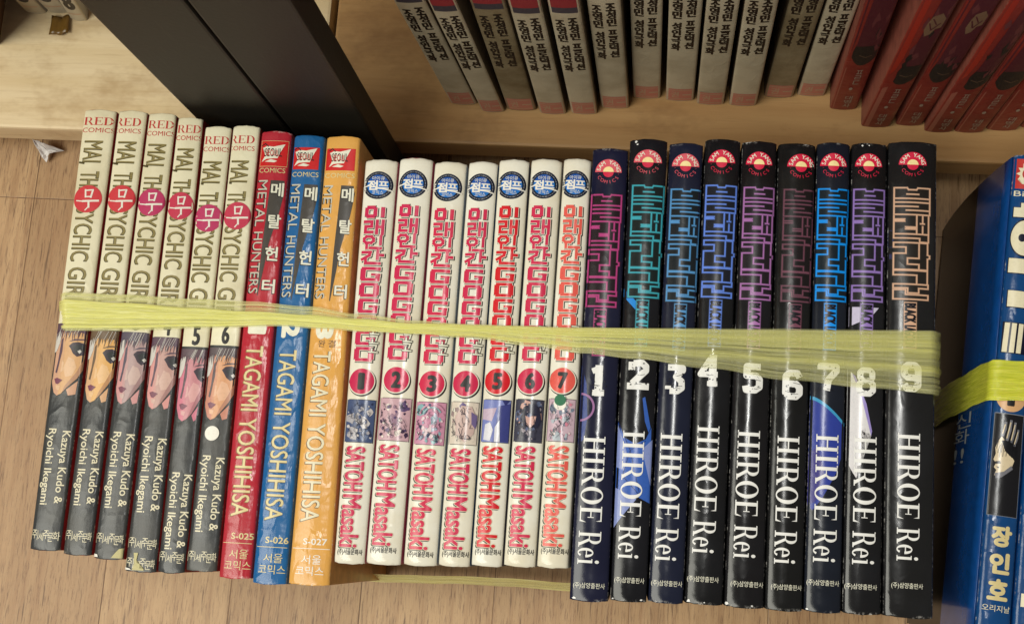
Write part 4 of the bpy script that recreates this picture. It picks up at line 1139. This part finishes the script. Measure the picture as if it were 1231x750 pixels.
ribbon('spine_band', rows, TWG, root, 8, amp=.0003)
tag(root, 'lime yellow plastic twine wrapped over the blue paperbacks', 'twine')

# ================================================================== books standing on the shelves
def shelf_book(BL, BR, TLx, L, depth, unit=.001, name='comic_book'):
    a = at(BL[0], BL[1], ZB); b = at(BR[0], BR[1], ZB)
    y0 = (a.y + b.y) / 2
    d = ROT @ Vector(((TLx - CX) / F, (CY - 0) / F, -1.0)); t = y0 / d.y
    top = Vector((0, 0, CAM_H)) + d * t
    lean = math.atan2(top.x - a.x, top.z - ZB)
    wd = (b - a).length * math.cos(lean) - .0002
    # local x -> across, local y -> up, local z -> towards the viewer
    xd = Vector((math.cos(lean), 0, -math.sin(lean))); yd = Vector((math.sin(lean), 0, math.cos(lean))); zd = Vector((0, -1, 0))
    c = Vector(((a.x + b.x) / 2, y0, 0))
    org = c - zd * depth + yd * (L / 2)
    low = min((org + yd * (-L / 2) + xd * sx * wd / 2).z for sx in (-1, 1))
    org.z += ZB + .0003 - low
    M = Matrix.Identity(4)
    for r in range(3): M[r][0], M[r][1], M[r][2], M[r][3] = xd[r], yd[r], zd[r], org[r]
    root = empty(name, M)
    return Book(root, L, wd, wd, depth, unit, .0006, .0005)
GB = [((542, 129), (574, 125), 471), ((579, 137), (607, 135), 512), ((610, 135), (645, 133), 563), ((649, 140), (681, 137), 609), ((687, 141), (718, 136), 657), ((723, 134), (756, 129), 705),
      ((761, 120), (794, 119), 757), ((800, 123), (834, 122), 804), ((837, 127), (870, 127), 849.5), ((876, 128), (909, 129), 896), ((918, 119), (953, 118), 949.6), ((958, 116.5), (991, 117), 995)]
grey_cov = cover_mat('grey_beige_cover', rgb(196, 184, 158), rgb(156, 140, 112), rough=.4, bump=.2, wear=(.30, .24, .18, 1), wear_amt=.6, dirt=.7)
grey_cov2 = cover_mat('soiled_grey_cover', rgb(146, 132, 104), rgb(104, 84, 52), rough=.45, bump=.25, wear=(.28, .2, .14, 1), wear_amt=.8, dirt=.95)
BRICKR = ink('faded_brick_ink', rgb(196, 122, 108), .4); BEI = ink('beige_ink', rgb(190, 160, 132), .4); DKT = ink('dark_brown_ink', rgb(38, 28, 22), .4); TOPR = ink('dusky_red_ink', rgb(150, 50, 56), .4); TOPG = ink('slate_ink', rgb(70, 64, 72), .4)
ORD = ['first', 'second', 'third', 'fourth', 'fifth', 'sixth', 'seventh', 'eighth', 'ninth', 'tenth', 'eleventh', 'twelfth']
for i, (BL, BR, TLx) in enumerate(GB):
    L = .176
    bk = shelf_book(BL, BR, TLx, L, .115)
    soiled = i in (2, 10)
    bk.cover([grey_cov2 if soiled else grey_cov, plain('grey_book_side', rgb(96, 82, 64), .5, .3)], 1, i)
    W = bk.wu; T = L * 1000
    P = Print(bk, .1, W - .1)
    zt = T - 108          # head of the lettering
    if i >= 5: zt -= 7
    P.text('조영민성인극화', (W * .2, zt, W * .2 + 2.8, zt + 61), 90, DKT, 1) if False else None
    for n, ch in enumerate('조영민성인극화'):
        s = zt + n * 7.2 + (0 if n < 3 else 3.5)
        P.text(ch, (W * .13, s - .2, W * .13 + 3.5, s + 6.6), 0, DKT, 1, fat=.3)
    for n, ch in enumerate('조성민프로덕션'):
        s = zt - 2 + n * 7.2 + (0 if n < 3 else 3.5)
        P.text(ch, (W * .55, s - .2, W * .55 + 3.5, s + 6.6), 0, DKT, 1, fat=.3)
    P.build('title')
    P = Print(bk, .1, W - .1)
    P.rect(.2, T - 16, W - .2, T - 1.5, BRICKR, 1)
    P.text('권', (W * .18, T - 12.5, W * .18 + 3.6, T - 5.5), 0, BEI, 2, .01)
    P.rect(W * .58, T - 9.5, W * .9, T - 8.2, BEI, 2)
    P.rect(W * .08, T - 14.6, W * .94, T - 14, BEI, 2); P.rect(W * .08, T - 4, W * .94, T - 3.2, BEI, 2)
    P.build('volume_mark')
    P = Print(bk, .1, W - .1); P.rect(.2, zt - 12, W - .2, zt - 7, TOPG, 1); P.rect(.2, 1, W - .2, zt - 12, TOPR, 1); P.build('cover_art')
    lab = 'soiled greyish paperback with a brown stain near its foot, third from the black upright' if i == 2 else \
          'brown stained greyish paperback with hidden volume mark, second from the red books' if i == 10 else \
          'greyish paperback standing on the shelf, %s from the black upright' % ORD[i] if i < 7 else \
          'greyish paperback standing on the shelf, %s from the red books' % ORD[11 - i]
    tag(bk.root, lab, 'comic book', 'greyish paperbacks on the shelf')
RB = [((997, 133), (1029, 133), 1041), ((1034.7, 154), (1069, 154), 1110), ((1076, 152), (1108, 152), 1163), ((1110.7, 160), (1144, 160), 1216), ((1146.7, 161), (1181, 160), 1262), ((1185, 159), (1222, 157), 1304), ((1226, 156), (1262, 155), 1352)]
red_cov = cover_mat('brick_red_cover', rgb(134, 46, 38), rgb(100, 36, 30), rough=.4, bump=.2, wear=(.35, .2, .15, 1), wear_amt=.7, dirt=.6)
MARL = ink('plum_brown_ink', rgb(104, 52, 54), .4); MAR = ink('maroon_ink', rgb(84, 34, 42), .4); BLKR = ink('soft_black_ink', rgb(40, 34, 32), .4); SAL = ink('salmon_ink', rgb(160, 92, 76), .4); VER = ink('vermilion_ink', rgb(160, 48, 34), .4); DULL = ink('dull_silver_ink', rgb(160, 140, 124), .4); TANF = ink('tan_flesh_ink', rgb(124, 96, 74), .4)
R_LAB = ['brick red paperback next to the greyish ones', 'brick red paperback second from the greyish ones', 'brick red paperback third from the greyish ones', 'brick red paperback with a wide vermilion stripe, fourth from the greyish ones',
         'brick red paperback fifth from the greyish ones', 'brick red paperback sixth from the greyish ones, near the right edge', 'brick red paperback cut off by the right edge of the photo']
for i, (BL, BR, TLx) in enumerate(RB):
    L = .182
    bk = shelf_book(BL, BR, TLx, L, .115)
    bk.cover([red_cov, plain('salmon_side', rgb(150, 84, 70), .5, .3)], 1, 30 + i)
    W = bk.wu; T = L * 1000
    P = Print(bk, .1, W - .1)
    st = W * (.24 if i in (1, 3) else .12)
    P.poly([(.15, T - 48), (st, T - 52), (st, T - 1), (.15, T - 1)], SAL, 1)
    P.poly([(.15, T - 62), (st * .8, T - 70), (st * 1.1, T - 84), (st * 1.0, T - 150), (.15, T - 150)], VER if i in (1, 3) else MAR, 1)
    P.poly([(st * 1.3, T - 63), (W * .30, T - 58), (W * .42, T - 55.5), (W * .55, T - 55), (W * .7, T - 56), (W * .84, T - 59), (W - .3, T - 64), (W - .3, T - 82), (W * .7, T - 79), (W * .5, T - 82), (st * 1.6, T - 77), (st * 1.2, T - 69)], BLKR, 2)
    rnd = random.Random(500 + i)
    for t in range(9):
        x, y = rnd.uniform(W * .35, W * .9), T - rnd.uniform(66, 125); P.poly([(x, y), (x + rnd.uniform(.6, 2), y - rnd.uniform(2, 7)), (x + rnd.uniform(-.4, 1), y - rnd.uniform(7, 13)), (x - rnd.uniform(.3, 1), y - 5)], (BLKR, MARL, MARL)[t % 3], 3.5)
    P.stroke([(W * .4, T - 66), (W * .62, T - 64), (W * .8, T - 66)], .35, TANF, 3.6)
    P.poly([(st * 1.6, T - 75), (W - .3, T - 77), (W - .3, T - 150), (st * 2.2, T - 150), (st * 1.8, T - 100)], MAR, 3)
    if i in (1, 2, 4):
        P.poly([(W * .42, T - 112), (W * .52, T - 106), (W * .66, T - 108), (W * .74, T - 113), (W * .88, T - 114), (W * .9, T - 122), (W * .74, T - 127), (W * .5, T - 124), (W * .44, T - 118)], TANF, 4)
        P.stroke([(W * .5, T - 118), (W * .62, T - 112), (W * .8, T - 118)], .5, MAR, 5); P.stroke([(W * .55, T - 122), (W * .7, T - 117)], .5, MAR, 5)
    P.build('cover_art')
    P = Print(bk, .1, W - .1)
    for n in range(4): P.text('ㅍㄹㄷㅅ'[n], (W * .5, T - 50 + n * 6, W * .5 + 2.6, T - 45.5 + n * 6), 0, DULL, 5) if n != 3 else P.disc(W * .5, T - 28, .8, DULL, 5, 1.6)
    for n in range(3): P.text('대명사'[n], (W * .42, T - 19 + n * 5, W * .42 + 3.2, T - 14.6 + n * 5), 0, DULL, 5, .01)
    P.build('lettering')
    tag(bk.root, R_LAB[i], 'comic book', 'brick red paperbacks on the shelf')
# pale books on the left shelf
pale_cov = cover_mat('pale_grey_cover', rgb(190, 180, 158), rgb(160, 144, 112), rough=.35, bump=.15, wear=(.3, .25, .2, 1), dirt=.5)
PB_ = [((-8, 6), (24, 12), -52), ((32, 17), (56, 18), 15), ((60, 14), (84, 20), 42), ((88, 22), (104, 31), 70)]
PL = ['pale paperback at the left edge of the photo on the left shelf', 'pale paperback with a rounded tail, second from the left edge on the left shelf', 'pale paperback third from the left edge on the left shelf', 'pale narrow paperback on the left shelf, nearest the black upright']
for i, (BL, BR, TLx) in enumerate(PB_):
    bk = shelf_book(BL, BR, TLx, .176, .10)
    bk.cover([pale_cov, plain('pale_side', rgb(150, 138, 112), .5)], 1, 50 + i)
    W = bk.wu
    P = Print(bk, .1, W - .1); P.text('8', (W * .25, 176 - 30, W * .75, 176 - 14), 0, DKT, 1, .03); P.rect(W * .1, 176 - 9, W * .9, 176 - 7.6, BEI, 1); P.build('volume_number')
    tag(bk.root, PL[i], 'comic book', 'pale paperbacks on the left shelf')
bk = shelf_book((-30, 58), (2, 54), -42, .17, .11)
bk.cover([cover_mat('brown_cover', rgb(92, 58, 26), rgb(66, 40, 20), rough=.4, bump=.2), plain('brown_side', rgb(80, 48, 22), .5)], 1, 70)
tag(bk.root, 'dark brown book at the extreme left edge of the left shelf', 'comic book')

# ================================================================== small things
# folded paper scrap on the floor
ps = [(50, 176), (57, 176), (65, 181), (79, 183), (66, 189), (58, 197), (54, 190)]
hz = [.010, .007, .012, .0015, .006, .0012, .004]
base = at(62, 186, 0)
vt = [at(x, y, 0) - base + Vector((0, 0, h)) for (x, y), h in zip(ps, hz)]
ctr = at(61, 184, 0) - base + Vector((0, 0, .004))
verts = vt + [ctr]; faces = [(i, (i + 1) % 7, 7) for i in range(7)]
me = mesh_from('paper_scrap', verts, faces)
bm = bmesh.new(); bm.from_mesh(me); bmesh.ops.subdivide_edges(bm, edges=bm.edges[:], cuts=3, use_grid_fill=True)
from mathutils import noise as mnoise
for v in bm.verts:
    n_ = mnoise.noise(v.co * 420); n2_ = mnoise.noise(v.co * 900 + Vector((3, 1, 2)))
    v.co.z = max(.0006, v.co.z + .0022 * abs(n_) + .0009 * n2_); v.co.x += .0007 * n2_; v.co.y += .0006 * n_
bm.to_mesh(me); bm.free()
o = link('paper_scrap', me, plain('white_tissue_paper', rgb(216, 212, 210), .8, .1, 300)); o.location = base
md = o.modifiers.new('t', 'SOLIDIFY'); md.thickness = .0003
tag(o, 'small crumpled scrap of white paper on the floor by the left shelf', 'paper scrap')
# bit of brown tape on the left board
bm = bmesh.new(); bmesh.ops.create_grid(bm, x_segments=6, y_segments=4, size=1)
c0 = at(74, 33, ZB)
rnd = random.Random(4)
for v in bm.verts:
    x, y = v.co.x, v.co.y
    v.co = Vector((x * .0048 + rnd.uniform(-.0004, .0004), y * .0050 + (0.001 if x > .4 else 0) + rnd.uniform(-.0003, .0003), .0012 + .0014 * abs(math.sin(x * 2.2)) + rnd.uniform(0, .0004)))
me = bpy.data.meshes.new('tape_scrap'); bm.to_mesh(me); bm.free()
for p in me.polygons: p.use_smooth = True
o = link('tape_scrap', me, plain('brown_packing_tape', rgb(120, 88, 36), .3, .3, 300)); o.location = (c0.x, c0.y, ZB)
md = o.modifiers.new('t', 'SOLIDIFY'); md.thickness = .0003
tag(o, 'curled bit of brown packing tape lying on the pale left shelf', 'tape')
